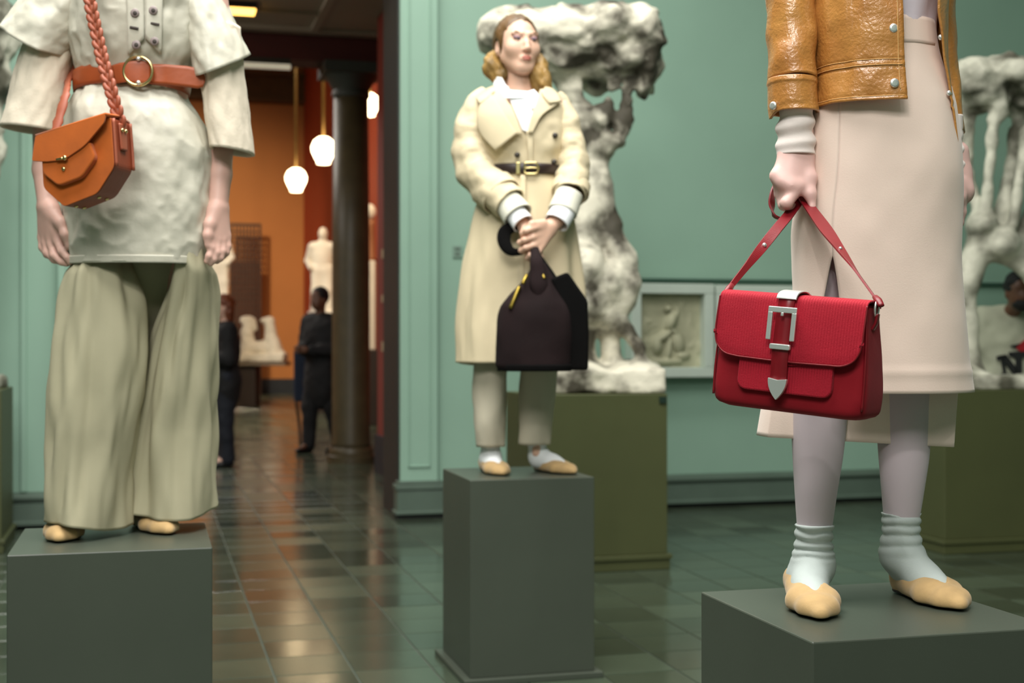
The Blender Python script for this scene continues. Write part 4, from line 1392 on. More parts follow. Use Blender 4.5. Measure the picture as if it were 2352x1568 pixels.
JR = [(-420, 1838, 2205, 0.03, 0.125), (-200, 1836, 2180, 0.03, 0.155), (0, 1856, 2160, 0.03, 0.150), (120, 1854, 2172, 0.03, 0.150), (234, 1850, 2190, 0.03, 0.152)]
jacket = mk('leather_jacket', *loft(G3.rows(JR, n=180, m=150, thf=jk_th, fold=jk_fold, hem=jk_hem, ex=2.3), closed=False), LEATH, W3, solid=0.004)
STIT = M('pale_tan_stitching', (222, 176, 112), 0.5)
# sleeve
slv = lambda th, t: 1 + 0.035 * np.sin(2 * th + 40 * t) * np.clip(t * 2, 0, 1) + 0.05 * vnoise(np.stack([np.cos(th) * 1.5, np.sin(th) * 1.5, np.full_like(th, t * 14)], 1), 1, 3, 2)
mk('sleeve', *sweep([L3(1868, -440, 0.05), L3(1832, -250, 0.03), L3(1815, -60, 0.0), L3(1817, 60, -0.015), L3(1820, 185, -0.03)], [0.066, 0.06, 0.05, 0.046, 0.044], [0.075, 0.065, 0.055, 0.05, 0.048], n=48, m=120, cap=False, fold=slv), LEATH, jacket, solid=0.004)
cuff_hem = lambda th, u: -0.012 * u * np.exp(-(np.degrees(np.arctan2(np.sin(th - math.pi), np.cos(th - math.pi))) / 25) ** 2)
cuff = mk('cuff', *loft(G3.rows([(172, 1766, 1873, -0.03, 0.048), (183, 1764, 1874, -0.03, 0.050), (186, 1766, 1873, -0.03, 0.0485), (230, 1767, 1875, -0.03, 0.050), (238, 1768, 1877, -0.03, 0.0495), (250, 1770, 1878, -0.03, 0.051)], n=64, m=36, zk=0.9, hem=cuff_hem)), LEATH, jacket, solid=0.0045)
mk('sleeve', *sweep([L3(2140, -440, 0.06), L3(2158, -250, 0.09), L3(2152, -60, 0.12), L3(2160, 120, 0.14), L3(2179, 312, 0.12)], [0.06, 0.05, 0.036, 0.030, 0.027], [0.07, 0.06, 0.05, 0.045, 0.045], n=36, m=60, cap=False, fold=slv), LEATH, jacket, solid=0.004)
yf = 0.03 - 0.150
for px, py, dy in ((2052, 65, yf), (2054, 191, yf - 0.003)):
    c = L3(px, py, dy - 0.001)
    mk('snap_button', *disc(c, (0.12, -1, 0), 0.0088, 0.0045, dome=0.12), SILVER, jacket)
for px, py, dy, r in ((2159, 86, -0.075, 0.0055), (2178, 214, -0.060, 0.0055)):
    mk('snap_button', *disc(L3(px, py, dy), (0.6, -1, 0), r, 0.005), SILVER, jacket)
mk('snap_button', *disc(L3(1777, 243, -0.060), (-0.75, -0.65, 0), 0.008, 0.0045, dome=0.12), SILVER, cuff)
# stitched seams on the front panel
def seam_line(name, pts, r, parent, mat=STIT):
    return mk(name, *sweep(pts, r, n=6, m=max(8, len(pts) * 6)), mat, parent)
jrows = np.array(G3.rows(JR, n=180, m=150, thf=jk_th, fold=lambda th, u: jk_fold(th, u) + 0.0028, hem=jk_hem, ex=2.3))
for row in (128, 131, 147):
    seg = jrows[row][118:179:4]
    seam_line('stitch_line', list(seg), 0.0007, jacket)
seam_line('stitch_line', list(jrows[40:149:8, 177]), 0.0008, jacket)
# knit undersleeves
def kfold(th, u):
    return 0.0035 * np.sin(u * 24 + 1.2 * np.sin(th + 1)) * np.clip((u - 0.25) * 3, 0, 1) * np.clip((0.98 - u) * 8, 0, 1)
mk('knit_cuff', *loft(G3.rows([(180, 1790, 1868, -0.03, 0.036), (240, 1794, 1866, -0.03, 0.036), (268, 1790, 1866, -0.03, 0.036), (305, 1785, 1868, -0.03, 0.036), (330, 1786, 1869, -0.03, 0.035), (352, 1786, 1870, -0.032, 0.034)], n=56, m=60, fold=kfold, zk=0.7)), KNIT, W3, solid=0.003)
mk('knit_cuff', *loft(G3.rows([(270, 2166, 2204, 0.115, 0.045), (330, 2168, 2206, 0.115, 0.04), (402, 2170, 2210, 0.11, 0.04)], n=40, m=40, fold=kfold, zk=0.0)), KNIT, W3, solid=0.003)

# ================================================================== RED BAG
RED = M('shaded_red_suede', (138, 14, 28), 0.8, var=0.1, vscale=14, bump=0.08, bscale=260, bdist=0.002, sheen=0.04, spec=0.25)  # body red darkened: shade from the flap is put into the colour


def ribbed_mat():
    m = M('red_ribbed_suede', (168, 22, 42), 0.76, var=0.14, vscale=10, sheen=0.05, spec=0.25)
    nt = m.node_tree
    b = nt.nodes['Principled BSDF']
    tc = nt.nodes.new('ShaderNodeTexCoord')
    w = nt.nodes.new('ShaderNodeTexWave'); w.bands_direction = 'X'; w.inputs['Scale'].default_value = 66; w.inputs['Distortion'].default_value = 1.4; w.inputs['Detail'].default_value = 3; w.inputs['Detail Scale'].default_value = 6
    nt.links.new(tc.outputs['Object'], w.inputs['Vector'])
    bp = nt.nodes.new('ShaderNodeBump'); bp.inputs['Strength'].default_value = 0.45; bp.inputs['Distance'].default_value = 0.003
    nt.links.new(w.outputs['Fac'], bp.inputs['Height']); nt.links.new(bp.outputs[0], b.inputs['Normal'])
    return m


REDR = ribbed_mat()
REDS = M('dark_red_smooth_leather', (122, 10, 24), 0.4, var=0.08, vscale=16, bump=0.05, bscale=150, bdist=0.002)
GB = Fig(1822, 2.29, 0)
bp_ = GB.L(1822, 688, 0)
ROLL, PSI = math.radians(5.2), math.radians(34)
bag = empty('handbag', (GB.org[0], GB.org[1], bp_[2]))
bag.rotation_euler = (0, ROLL, -YAW - PSI)
tag(bag, 'red ribbed suede handbag with large silver buckle held by its strap', 'handbag')
bagM = Matrix.Translation(bag.location) @ bag.rotation_euler.to_matrix().to_4x4()


def bag_local(world):
    return np.array(bagM.inverted() @ Vector(world))


def g3_world(p):
    v = np.asarray(p, float)
    return np.array(G3.org) + RT * v[0] + FW * v[1] + UP * v[2]


BW, BH = 0.130, 0.193


def ringrect(w, y0, y1, z, r, n=10):
    pl = roundpoly([(-w, y0), (w, y0), (w, y1), (-w, y1)], r, n)
    return np.array([(x, y, z) for x, y in pl])


rings = []
for t_, (w, y0, y1, r) in {0: (0.120, 0.014, 0.094, 0.03), 0.02: (0.131, 0.004, 0.103, 0.03), 0.07: (0.1375, -0.001, 0.107, 0.026), 0.2: (0.1385, -0.003, 0.107, 0.022), 0.5: (0.135, -0.002, 0.097, 0.018), 0.8: (0.131, 0.0, 0.078, 0.014), 0.97: (0.1285, 0.004, 0.066, 0.012), 1.0: (0.124, 0.012, 0.056, 0.012)}.items():
    rings.append(ringrect(w, y0, y1, -BH + t_ * BH, r))
R_ = np.array(rings)
tt = np.array([0, 0.02, 0.07, 0.2, 0.5, 0.8, 0.97, 1.0])
fine = np.linspace(0, 1, 40)
RR = interp(tt, R_.reshape(8, -1), fine).reshape(40, -1, 3)
bodyb = mk('bag_body', *loft(RR, True, True, True), RED, bag)
# side gusset panel edges
for sx in (-1, 1):
    e_ = [(sx * 0.1345, 0.003, -BH + 0.018), (sx * 0.1345, 0.002, -0.12), (sx * 0.1315, 0.003, -0.06), (sx * 0.127, 0.006, -0.008)]
    mk('edge_piping', *sweep(e_, 0.0022, n=8, m=24), REDS, bodyb)
# flap: over the top and down the front
fl = []
prof = [(0.062, -0.004), (0.060, 0.004), (0.035, 0.009), (0.010, 0.008), (-0.004, 0.003), (-0.009, -0.012), (-0.013, -0.045), (-0.016, -0.085), (-0.016, -0.1015)]
PP, tq = catmull([(y, 0, z) for y, z in prof], 60)
xs = np.sin(np.linspace(-np.pi / 2, np.pi / 2, 70))
for i in range(60):
    zz = PP[i][2]; yy = PP[i][0]
    low = np.clip((-0.062 - zz) / 0.04, 0, 1)
    hw = 0.132 - 0.001 * low
    row = []
    for x in xs:
        X = x * hw
        ex_ = max(0, abs(X) - (hw - 0.034)) / 0.034
        lift = 0.034 * (1 - math.sqrt(max(0, 1 - ex_ * ex_))) * low ** 0.8
        dip = 0.004 * (1 - (X / hw) ** 2) * low
        row.append((X, yy - 0.002 * math.cos(X * 12), zz + lift - dip))
    fl.append(row)
flap = mk('flap', *loft(np.array(fl), closed=False), REDR, bag, solid=0.0035, off=1.0)
# flap edge stitching
eds = [np.array(r) for r in (fl[-1])]
mk('flap_edge', *sweep([np.array(fl[i][0]) + (0, -0.001, 0) for i in (26, 38, 48, 55)] + [np.array(fl[-1][j]) + (0, -0.001, 0) for j in range(0, 70, 6)] + [np.array(fl[-1][69]) + (0, -0.001, 0)] + [np.array(fl[i][69]) + (0, -0.001, 0) for i in (55, 48, 38, 26)], 0.0016, n=6, m=160), REDS, flap)
# front pocket
pk = roundpoly([(-0.086, -0.160), (0.086, -0.160), (0.084, -0.072), (-0.084, -0.072)], [0.02, 0.02, 0.004, 0.004], 8)
V, Fc = prism(pk, -0.0125, -0.001)
pocket = mk('front_pocket', V, Fc, REDR, bag, bevel=0.003, smooth=False)
pf = roundpoly([(-0.062, -0.085), (-0.03, -0.1115), (0.03, -0.1115), (0.062, -0.085)], [0.004, 0.03, 0.03, 0.004], 8)
mk('pocket_flap', *prism(pf, -0.0155, -0.0115), REDR, pocket, smooth=False, bevel=0.001)
# buckle strap
XS = -0.006
sp2 = [(0.058, 0.006), (0.035, 0.0125), (0.008, 0.0115), (-0.009, 0.004), (-0.0165, -0.020), (-0.0205, -0.060), (-0.0225, -0.095), (-0.021, -0.125), (-0.0185, -0.150)]
PPs, _ = catmull([(XS, y, z) for y, z in sp2], 60)
band = []
for p in PPs:
    band.append([(p[0] - 0.0145, p[1], p[2]), (p[0] + 0.0145, p[1], p[2])])
strapb = mk('buckle_strap', *loft(np.array(band), closed=False), REDS, bag, solid=0.003)
sil = [[(p[0] - 0.0175, p[1] - 0.0028, p[2] + 0.001), (p[0] - 0.0165, p[1] - 0.004, p[2] + 0.002), (p[0] + 0.0165, p[1] - 0.004, p[2] + 0.002), (p[0] + 0.0175, p[1] - 0.0028, p[2] + 0.001)] for p in PPs if p[1] > -0.0125]
mk('silver_top_plate', *loft(np.array(sil), closed=False), SILVER, strapb, solid=0.0025, bevel=0.0006)
zb, yb2 = -0.044, -0.0235
def bar(x0, x1, z0_, z1_, y=yb2, t=0.0045):
    return (boxv((XS + x0, y - t, z0_), (XS + x1, y, z1_)), BOXF)
bk = join([bar(-0.0255, 0.0255, -0.0245, -0.0145), bar(-0.0255, -0.0172, -0.071, -0.0235), bar(0.0172, 0.0255, -0.071, -0.0235), bar(-0.0025, 0.0025, -0.0300, -0.0235)])
bko = mk('buckle_frame', *bk, SILVER, strapb, smooth=False, bevel=0.0012)
bko.rotation_euler = (math.radians(-2.5), 0, 0)
mk('keeper_bar', *prism(roundpoly([(XS - 0.0185, -0.0855), (XS + 0.0185, -0.0855), (XS + 0.0185, -0.0760), (XS - 0.0185, -0.0760)], 0.003, 5), -0.0290, -0.0225), SILVER, strapb, smooth=False, bevel=0.0015)
mk('strap_hole', *disc((XS, -0.0195, -0.053), (0, -1, 0), 0.0016, 0.0012), M('dark_hole', (20, 4, 6), 0.9), strapb)
tip = [(XS - 0.0165, -0.1345), (XS, -0.137), (XS + 0.0165, -0.1345)]
rt_ = [(XS + 0.0165 * (1 - a ** 2.2) + 0.0003, -0.1345 - 0.036 * a) for a in np.linspace(0.06, 0.995, 10)]
lf_ = [(2 * XS - x, z) for x, z in rt_[::-1]]
mk('silver_strap_tip', *prism((tip + rt_ + lf_)[::-1], -0.0265, -0.0195), SILVER, strapb, smooth=False, bevel=0.002)
# rings and handle
hand_pt = [bag_local(g3_world(L3(px, py, dy))) for px, py, dy in ((1800, 487, -0.034), (1830, 470, -0.030))]
for sx in (-1, 1):
    rg = mk('strap_ring', *torus_vf((sx * 0.1355, 0.030, -0.004), 0.0095, 0.0019, 'X', 24, 8, 1.0, 1.35), SILVER, bag)
    mk('ring_tab', *sweep([(sx * 0.131, 0.030, -0.040), (sx * 0.1365, 0.030, -0.028), (sx * 0.138, 0.030, -0.013)], 0.0022, 0.006, n=10, m=12, ref=(0, 1, 0), prof='flat'), REDS, bag)


def strap(name, pts, w, parent, t=0.0018, twist=None, m=80, label=None):
    """flat leather strap: pts are (x,y,z, wx,wy,wz) with the width direction"""
    P, tp = catmull([p[:3] for p in pts], m)
    Wd = interp(np.linspace(0, 1, len(pts)), np.array([p[3:6] for p in pts], float), tp)
    Wd /= np.linalg.norm(Wd, axis=1)[:, None]
    T_ = np.gradient(P, axis=0); T_ /= np.linalg.norm(T_, axis=1)[:, None]
    Wd -= T_ * (Wd * T_).sum(1)[:, None]; Wd /= np.linalg.norm(Wd, axis=1)[:, None]
    N_ = np.cross(T_, Wd)
    hw = np.full(m, w / 2) if np.isscalar(w) else interp(np.linspace(0, 1, len(w)), np.array(w) / 2, tp)
    rings = []
    for i in range(m):
        rings.append([P[i] - Wd[i] * hw[i] - N_[i] * t, P[i] + Wd[i] * hw[i] - N_[i] * t, P[i] + Wd[i] * hw[i] + N_[i] * t, P[i] - Wd[i] * hw[i] + N_[i] * t])
    return mk(name, *loft(np.array(rings), True, True, True), REDS, parent, smooth=False, bevel=0.0005)


bl = lambda px, py, dy: bag_local(g3_world(L3(px, py, dy)))
cw = np.array(bagM.to_3x3().inverted() @ Vector(tuple(RT)))     # picture-right in bag space
cf = np.array(bagM.to_3x3().inverted() @ Vector(tuple(FW)))
A1, B1 = bl(1818, 484, -0.052), bl(1846, 456, -0.036)
lr, rr_ = np.array((-0.1375, 0.030, 0.006)), np.array((0.1375, 0.030, 0.006))
wl_ = tuple(cw * 0.75 + cf * 0.66); wr_ = tuple(cw * 0.35 + cf * 0.94)
# one long strap: left ring, up to the fist, loop behind it, down to the right ring
S1 = [tuple(lr) + wl_, tuple(lr * 0.62 + A1 * 0.38) + wl_, tuple(lr * 0.25 + A1 * 0.75) + tuple(cw * 0.9 + cf * 0.4), tuple(A1) + tuple(cw), tuple(bl(1836, 450, -0.012)) + tuple(cw), tuple(bl(1815, 420, 0.015)) + tuple(cf)]
strap('handle_strap', S1, [0.009, 0.0125, 0.019, 0.021, 0.02, 0.02], bag)
S2 = [tuple(rr_) + wr_, tuple(rr_ * 0.6 + B1 * 0.4) + wr_, tuple(rr_ * 0.25 + B1 * 0.75) + tuple(cw * 0.8 + cf * 0.5), tuple(B1) + tuple(cw), tuple(bl(1832, 436, -0.01)) + tuple(cw), tuple(bl(1815, 420, 0.015)) + tuple(cf)]
strap('handle_strap', S2, [0.009, 0.012, 0.020, 0.026, 0.022, 0.02], bag)
S3 = [tuple(bl(1812, 415, 0.02)) + tuple(cf), tuple(bl(1782, 425, 0.012)) + tuple(cf + cw * 0.2), tuple(bl(1773, 460, -0.005)) + tuple(cf + cw * 0.5), tuple(bl(1776, 492, -0.012)) + tuple(cf * 0.8 + cw * 0.7), tuple(bl(1790, 501, -0.012)) + tuple(cf), tuple(bl(1808, 494, -0.012)) + tuple(cf - cw * 0.2), tuple(bl(1822, 476, -0.008)) + tuple(cf)]
strap('strap_loop', S3, 0.02, bag)
for (a_, b_, tpos, wv) in ((lr, A1, 0.55, wl_),):
    c = a_ * (1 - tpos) + b_ * tpos
    mk('strap_rivet', *disc(c - cf * 0.004, tuple(-cf), 0.0042, 0.003), SILVER, bag)
mk('strap_rivet', *disc(rr_ * 0.52 + B1 * 0.48 - cf * 0.004, tuple(-cf), 0.0032, 0.003), SILVER, bag)
for r_, A_, in ((lr, A1), (rr_, B1)):
    d_ = (A_ - r_) / np.linalg.norm(A_ - r_)
    mk('strap_end_loop', *sweep([r_ - d_ * 0.012 - cf * 0.003, r_ + d_ * 0.004 - cf * 0.006, r_ + d_ * 0.022 - cf * 0.004], [0.005, 0.0065, 0.005], [0.003, 0.005, 0.003], n=12, m=12, ref=tuple(cf)), REDS, bag)

# ================================================================== HELPERS FOR CLOTH LYING ON A GARMENT
class Front:
    """front surface of a garment given by silhouette rows"""
    def __init__(s, fig, rows, ex=2.0):
        s.f, s.r, s.ex = fig, np.array(sorted(rows), float), ex

    def y(s, px, py):
        xl, xr, dy, ry = interp(s.r[:, 0], s.r[:, 1:], np.array([np.clip(py, s.r[0, 0], s.r[-1, 0])]))[0]
        f = s.f
        a, b = f.L(xl, py, dy)[0], f.L(xr, py, dy)[0]
        c, w = (a + b) / 2, (b - a) / 2
        yy = dy - ry
        for _ in range(4):
            x = f.L(px, py, yy)[0]
            t = min(0.985, abs(x - c) / w)
            yy = dy - ry * (1 - t ** s.ex) ** (1 / s.ex)
        return yy

    def P(s, px, py, off=0.0):
        return s.f.L(px, py, s.y(px, py) - off)

    def patch(s, left, right, off=0.008, nu=20, nv=24, bulge=0.0, fn=None):
        l, _ = catmull(np.array(left, float), nv)
        r, _ = catmull(np.array(right, float), nv)
        rows = []
        for i in range(nv):
            row = []
            for u in np.linspace(0, 1, nu):
                px, py = l[i] * (1 - u) + r[i] * u
                o = off + bulge * math.sin(math.pi * u) + (fn(u, i / (nv - 1)) if fn else 0)
                row.append(s.P(px, py, o))
            rows.append(row)
        return loft(np.array(rows), closed=False)


# ================================================================== MODEL IN THE TRENCH COAT
G2 = Fig(1205, 5.25, 0.75)
L2 = G2.L
W2 = G2.empty('person')
tag(W2, 'person in a belted beige trench coat on the tall middle plinth', 'person')
r2 = G2.sc()
TRENCH = M('beige_cotton_gabardine', (212, 197, 164), 0.8, var=0.05, vscale=7, bump=0.1, bscale=30, bdist=0.006)
SHIRT = M('white_cotton_shirt', (240, 242, 244), 0.8, var=0.02, bump=0.05, bscale=30)
KNIT2 = M('pale_ribbed_knit', (216, 214, 198), 0.9, var=0.03, bump=0.15, bscale=200, bdist=0.003)
TROUS2 = M('oatmeal_trousers', (188, 180, 160), 0.85, var=0.04, bump=0.08, bscale=40)
BELT2 = M('dark_brown_belt_leather', (40, 26, 22), 0.4, var=0.15, vscale=30)
HORN = M('dark_horn_button', (48, 40, 30), 0.4)
SKIN2 = M('fair_model_skin', (222, 180, 156), 0.48, var=0.05, vscale=14, sss=0.08)

b2 = SDF(0.010)
c2x = L2(1195, 400, 0)[0]
plain_torso(b2, sh_z=1.42, waist_z=1.10, cx=c2x, cy=0.02, w=0.95)
for hx, kx, ax, ry_ in ((1135, 1128, 1126, 0.0), (1240, 1240, 1232, 0.02)):
    b2.chain([L2(hx, 540, 0.02), L2(kx, 800, 0.01), L2(ax, 1040, ry_)], [0.07, 0.042, 0.02], 0.03)
arms2 = {-1: [L2(1112, 232, 0.03), L2(1100, 392, -0.02), L2(1185, 488, -0.17), L2(1212, 540, -0.21)],
         1: [L2(1282, 245, 0.03), L2(1312, 395, -0.03), L2(1292, 490, -0.16), L2(1262, 520, -0.21)]}
for q in (-1, 1): b2.chain(arms2[q], [0.045, 0.037, 0.026, 0.026], 0.03)
parts2 = [b2.build()]
# head and neck
hk = SDF(0.0035)
HC2 = L2(1190, 108, 0.0)
HR2 = rotm(-3, 0, 20)
HP = head_sdf(hk, HC2, 1.06, HR2)
hk.cap(L2(1190, 160, 0.03), L2(1188, 240, 0.04), 0.050, 0.052, 0.03)
hk.cap(L2(1150, 250, 0.05), L2(1230, 250, 0.05), 0.05, 0.05, 0.05)
parts2.append(hk.build(smooth=1))
# clasped hands
hh = SDF(0.003)
# upper hand: from the right wrist across to the left
hh.chain([L2(1292, 495, -0.17), L2(1268, 520, -0.21)], [0.026, 0.026], 0.01)
for i, (kx, ky) in enumerate(((1226, 524), (1224, 545), (1227, 563), (1234, 580))):
    yk = -0.262 + 0.004 * i
    hh.cap(L2(1264, 516 + 6 * i, -0.212), L2(kx, ky, yk), 0.019, 0.0135, 0.014)
    tipx = (1200, 1194, 1197, 1212)[i]
    hh.chain([L2(kx, ky, yk), L2((kx + tipx) / 2 - 4, ky + 6, yk - 0.012), L2(tipx, ky + 12, yk + 0.004), L2(tipx + 4, ky + 15, yk + 0.028)], [0.0128, 0.0118, 0.0105, 0.0085], 0.005)
hh.chain([L2(1248, 512, -0.235), L2(1222, 514, -0.262), L2(1206, 532, -0.262)], [0.0155, 0.0125, 0.0095], 0.008)
# lower hand: from the left wrist
hh.chain([L2(1185, 492, -0.175), L2(1206, 524, -0.20)], [0.026, 0.026], 0.01)
hh.ell(L2(1222, 556, -0.215), (0.04, 0.02, 0.05), rotm(0, 20, 0), k=0.015)
for i in range(4):
    hh.chain([L2(1212 + 9 * i, 572, -0.22), L2(1218 + 8 * i, 594, -0.235), L2(1226 + 5 * i, 606 - 2 * i, -0.225)], [0.0115, 0.0108, 0.009], 0.005)
hh.chain([L2(1204, 520, -0.22), L2(1202, 540, -0.245), L2(1208, 556, -0.25)], [0.014, 0.012, 0.009], 0.006)
parts2.append(hh.build(smooth=1))
body2 = mk('body', *join(parts2), SKIN2, W2)
# face details
def face_blob(name, c, r, mat, parent, rr=None):
    V, Fc = sphere_vf((0, 0, 0), np.array(r) * 1.06, 14, 10)
    V = np.asarray(V) @ (HR2 if rr is None else HR2 @ rr).T + HP(*c)
    return mk(name, V, Fc, mat, parent)
LIPS = M('coral_lips', (200, 122, 108), 0.4)
LID = M('mauve_eyelid', (150, 116, 122), 0.6)
IRIS = M('grey_blue_iris', (56, 62, 78), 0.3)
BROW = M('brown_eyebrow', (150, 116, 84), 0.8)
CHEEK = M('rosy_cheek', (216, 150, 132), 0.6)
face_blob('upper_lip', (0, -0.0852, -0.0590), (0.019, 0.0098, 0.0052), LIPS, body2)
face_blob('lower_lip', (0, -0.0848, -0.0662), (0.0165, 0.0103, 0.0058), LIPS, body2)
for sx in (-1, 1):
    face_blob('eyelid', (sx * 0.0305, -0.0755, 0.0125), (0.0165, 0.0118, 0.0095), LID, body2, rotm(0, -sx * 6, 0))
    face_blob('iris', (sx * 0.0295, -0.0845, 0.0085), (0.006, 0.003, 0.0052), IRIS, body2)
    face_blob('eyebrow', (sx * 0.029, -0.0815, 0.0315), (0.016, 0.006, 0.0026), BROW, body2, rotm(0, -sx * 8, 0))
# hair
HAIR_B = M('brown_blond_hair', (92, 66, 34), 0.4, var=0.35, vscale=22, bump=0.4, bscale=50, stretch=(1, 1, 0.3))
HAIR_G = M('golden_blond_hair', (146, 114, 60), 0.5, var=0.45, vscale=30, bump=0.9, bscale=45, stretch=(1, 1, 0.35))
hr = SDF(0.0045)
hr.ell(HP(0, 0.028, 0.042), np.array((0.079, 0.094, 0.086)) * 1.06, HR2, k=0.02)
hr.ell(HP(0, 0.075, -0.01), np.array((0.066, 0.055, 0.08)) * 1.06, HR2, k=0.04)
hr.ell(HP(-0.066, 0.012, 0.01), np.array((0.016, 0.03, 0.045)) * 1.06, HR2, k=0.02).ell(HP(0.066, 0.012, 0.01), np.array((0.014, 0.03, 0.045)) * 1.06, HR2, k=0.02)
hr.ell(HP(0, -0.100, 0.010), np.array((0.068, 0.075, 0.078)) * 1.06, HR2, k=0.015, sub=True)
hr.ell(HP(-0.079, 0.016, -0.008), np.array((0.014, 0.021, 0.03)), HR2, k=0.01, sub=True)
V, Fc = hr.build(noise=lambda P: vnoise(P * np.array((1, 1, 0.35)), 70, 2, 2) * 0.003)
hair = mk('hair', V, Fc, HAIR_B, W2)
for nm, pts, rs in (('hair_curl', [(1150, 120, 0.06), (1134, 138, 0.04), (1132, 158, 0.02), (1150, 172, 0.02), (1165, 178, 0.05)], [12, 17, 19, 17, 16]),
                    ('hair_curl', [(1238, 130, 0.06), (1240, 150, 0.02), (1236, 172, -0.01), (1246, 192, -0.01), (1240, 210, 0.0), (1220, 206, 0.03)], [9, 15, 19, 20, 16, 13])):
    ss = SDF(0.0045)
    ss.chain([L2(*p) for p in pts], [r * r2 for r in rs], 0.03)
    V, Fc = ss.build(noise=lambda P: vnoise(P * np.array((1, 1, 0.5)), 55, 9, 2) * 0.006 + 0.0012 * np.sin(P[:, 2] * 150 + P[:, 0] * 190))
    mk(nm, V, Fc, HAIR_G, hair)
# trousers, socks, shoes
tf_ = lambda th, u: 0.003 * np.sin(3 * th + 8 * u) + 0.004 * vnoise(np.stack([np.cos(th) * 1.5, np.sin(th) * 1.5, np.full_like(th, u * 6)], 1), 1, 5, 2)
tr = mk('trouser_leg', *loft(G2.rows([(700, 1092, 1172, 0.01, 0.075), (830, 1090, 1166, 0.01, 0.068), (900, 1088, 1163, 0.01, 0.066), (980, 1089, 1160, 0.0, 0.062), (1026, 1094, 1158, 0.0, 0.056)], n=40, m=50, fold=tf_, zk=0.5)), TROUS2, W2, solid=0.004)
tr = mk('trouser_leg', *loft(G2.rows([(700, 1196, 1285, 0.02, 0.078), (840, 1198, 1282, 0.02, 0.07), (900, 1195, 1276, 0.02, 0.066), (980, 1192, 1266, 0.02, 0.062), (1021, 1190, 1262, 0.02, 0.058)], n=40, m=50, fold=tf_, zk=0.5)), TROUS2, W2, solid=0.004)
zz0 = lambda p: np.array((p[0], p[1], 0.0))
foot_parts(W2, zz0(L2(1114, 1080, 0.075)), zz0(L2(1158, 1080, -0.145)), L2(1127, 1050, 0.02), L2(1126, 1010, 0.01), 0.033, wr=0.002, seed=2, h=0.0045, sock_m=SHIRT)
foot_parts(W2, zz0(L2(1232, 1080, 0.085)), zz0(L2(1322, 1080, -0.085)), L2(1238, 1050, 0.05), L2(1230, 1010, 0.03), 0.033, wr=0.002, seed=7, h=0.0045, sock_m=SHIRT)

# ---- trench coat
CR = [(196, 1140, 1258, 0.03, 0.075), (212, 1112, 1280, 0.03, 0.095), (235, 1088, 1302, 0.025, 0.112), (270, 1082, 1308, 0.02, 0.128), (330, 1096, 1302, 0.015, 0.132), (376, 1118, 1288, 0.01, 0.120), (400, 1118, 1288, 0.01, 0.120),
      (440, 1102, 1302, 0.015, 0.135), (520, 1082, 1320, 0.02, 0.150), (620, 1066, 1334, 0.02, 0.160), (720, 1055, 1340, 0.02, 0.165), (800, 1049, 1343, 0.02, 0.168), (833, 1047, 1344, 0.02, 0.168)]


def co_fold(th, u):
    p = np.stack([np.cos(th) * 2.2, np.sin(th) * 2.2, np.full_like(th, u * 2.5)], 1)
    lo = np.clip((u - 0.34) / 0.3, 0, 1)
    up = np.clip((0.30 - u) / 0.05, 0, 1) * np.clip(u / 0.1, 0, 1)
    return lo * (0.010 * vnoise(p, 1.6, 3, 2) + 0.007 * np.sin(9 * th + 4 * u)) + up * 0.007 * vnoise(p * np.array((1, 1, 5)), 1.4, 6, 2)


CF = Front(G2, CR, 2.2)
coat = mk('trench_coat', *loft(G2.rows(CR, n=120, m=140, fold=co_fold, ex=2.2, zk=0.6, hem=lambda th, u: -0.02 * np.clip(np.sin(th), 0, 1) * u ** 6 - 0.11 * math.exp(-u / 0.035) * np.clip(-np.sin(th), 0, 1) ** 1.3)), TRENCH, W2, solid=0.004)
slv2 = lambda th, t: 1 + 0.09 * vnoise(np.stack([np.cos(th) * 1.5, np.sin(th) * 1.5, np.full_like(th, t * 9)], 1), 1, 8, 3) + 0.045 * np.sin(34 * t + 2.5 * np.sin(th))
mk('sleeve', *sweep([L2(1122, 214, 0.03), L2(1096, 246, 0.03), L2(1083, 320, 0.02), L2(1096, 392, -0.03), L2(1140, 442, -0.11), L2(1172, 470, -0.155)], [0.034, 0.060, 0.074, 0.077, 0.072, 0.064], [0.045, 0.078, 0.088, 0.085, 0.078, 0.066], n=44, m=90, cap=False, fold=slv2), TRENCH, coat, solid=0.005)
mk('sleeve', *sweep([L2(1272, 222, 0.03), L2(1290, 255, 0.03), L2(1306, 320, 0.01), L2(1316, 390, -0.04), L2(1308, 450, -0.13)], [0.034, 0.054, 0.060, 0.061, 0.058], [0.045, 0.074, 0.08, 0.078, 0.068], n=44, m=80, cap=False, fold=slv2), TRENCH, coat, solid=0.005)
# turned sleeve edges, knit cuffs, shirt cuffs
def cuffband(name, a, b, ra, rb, mat, parent, n=40, hf=None):
    return mk(name, *sweep([a, (np.array(a) + np.array(b)) / 2, b], [ra, (ra + rb) / 2, rb], [ra * 0.9, (ra + rb) * 0.45, rb * 0.9], n=n, m=14, cap=False, fold=hf), mat, parent, solid=0.004)
cuffband('sleeve_strap', L2(1135, 434, -0.10), L2(1152, 452, -0.13), 0.081, 0.079, TRENCH, coat)
cuffband('sleeve_strap', L2(1313, 425, -0.095), L2(1310, 444, -0.12), 0.071, 0.07, TRENCH, coat)
cuffband('knit_cuff', L2(1164, 462, -0.15), L2(1190, 496, -0.19), 0.050, 0.058, KNIT2, W2)
cuffband('knit_cuff', L2(1308, 445, -0.14), L2(1292, 488, -0.175), 0.050, 0.054, KNIT2, W2)
cuffband('shirt_cuff', L2(1180, 486, -0.18), L2(1202, 514, -0.215), 0.038, 0.040, SHIRT, W2)
cuffband('shirt_cuff', L2(1299, 478, -0.17), L2(1278, 512, -0.205), 0.044, 0.046, SHIRT, W2)
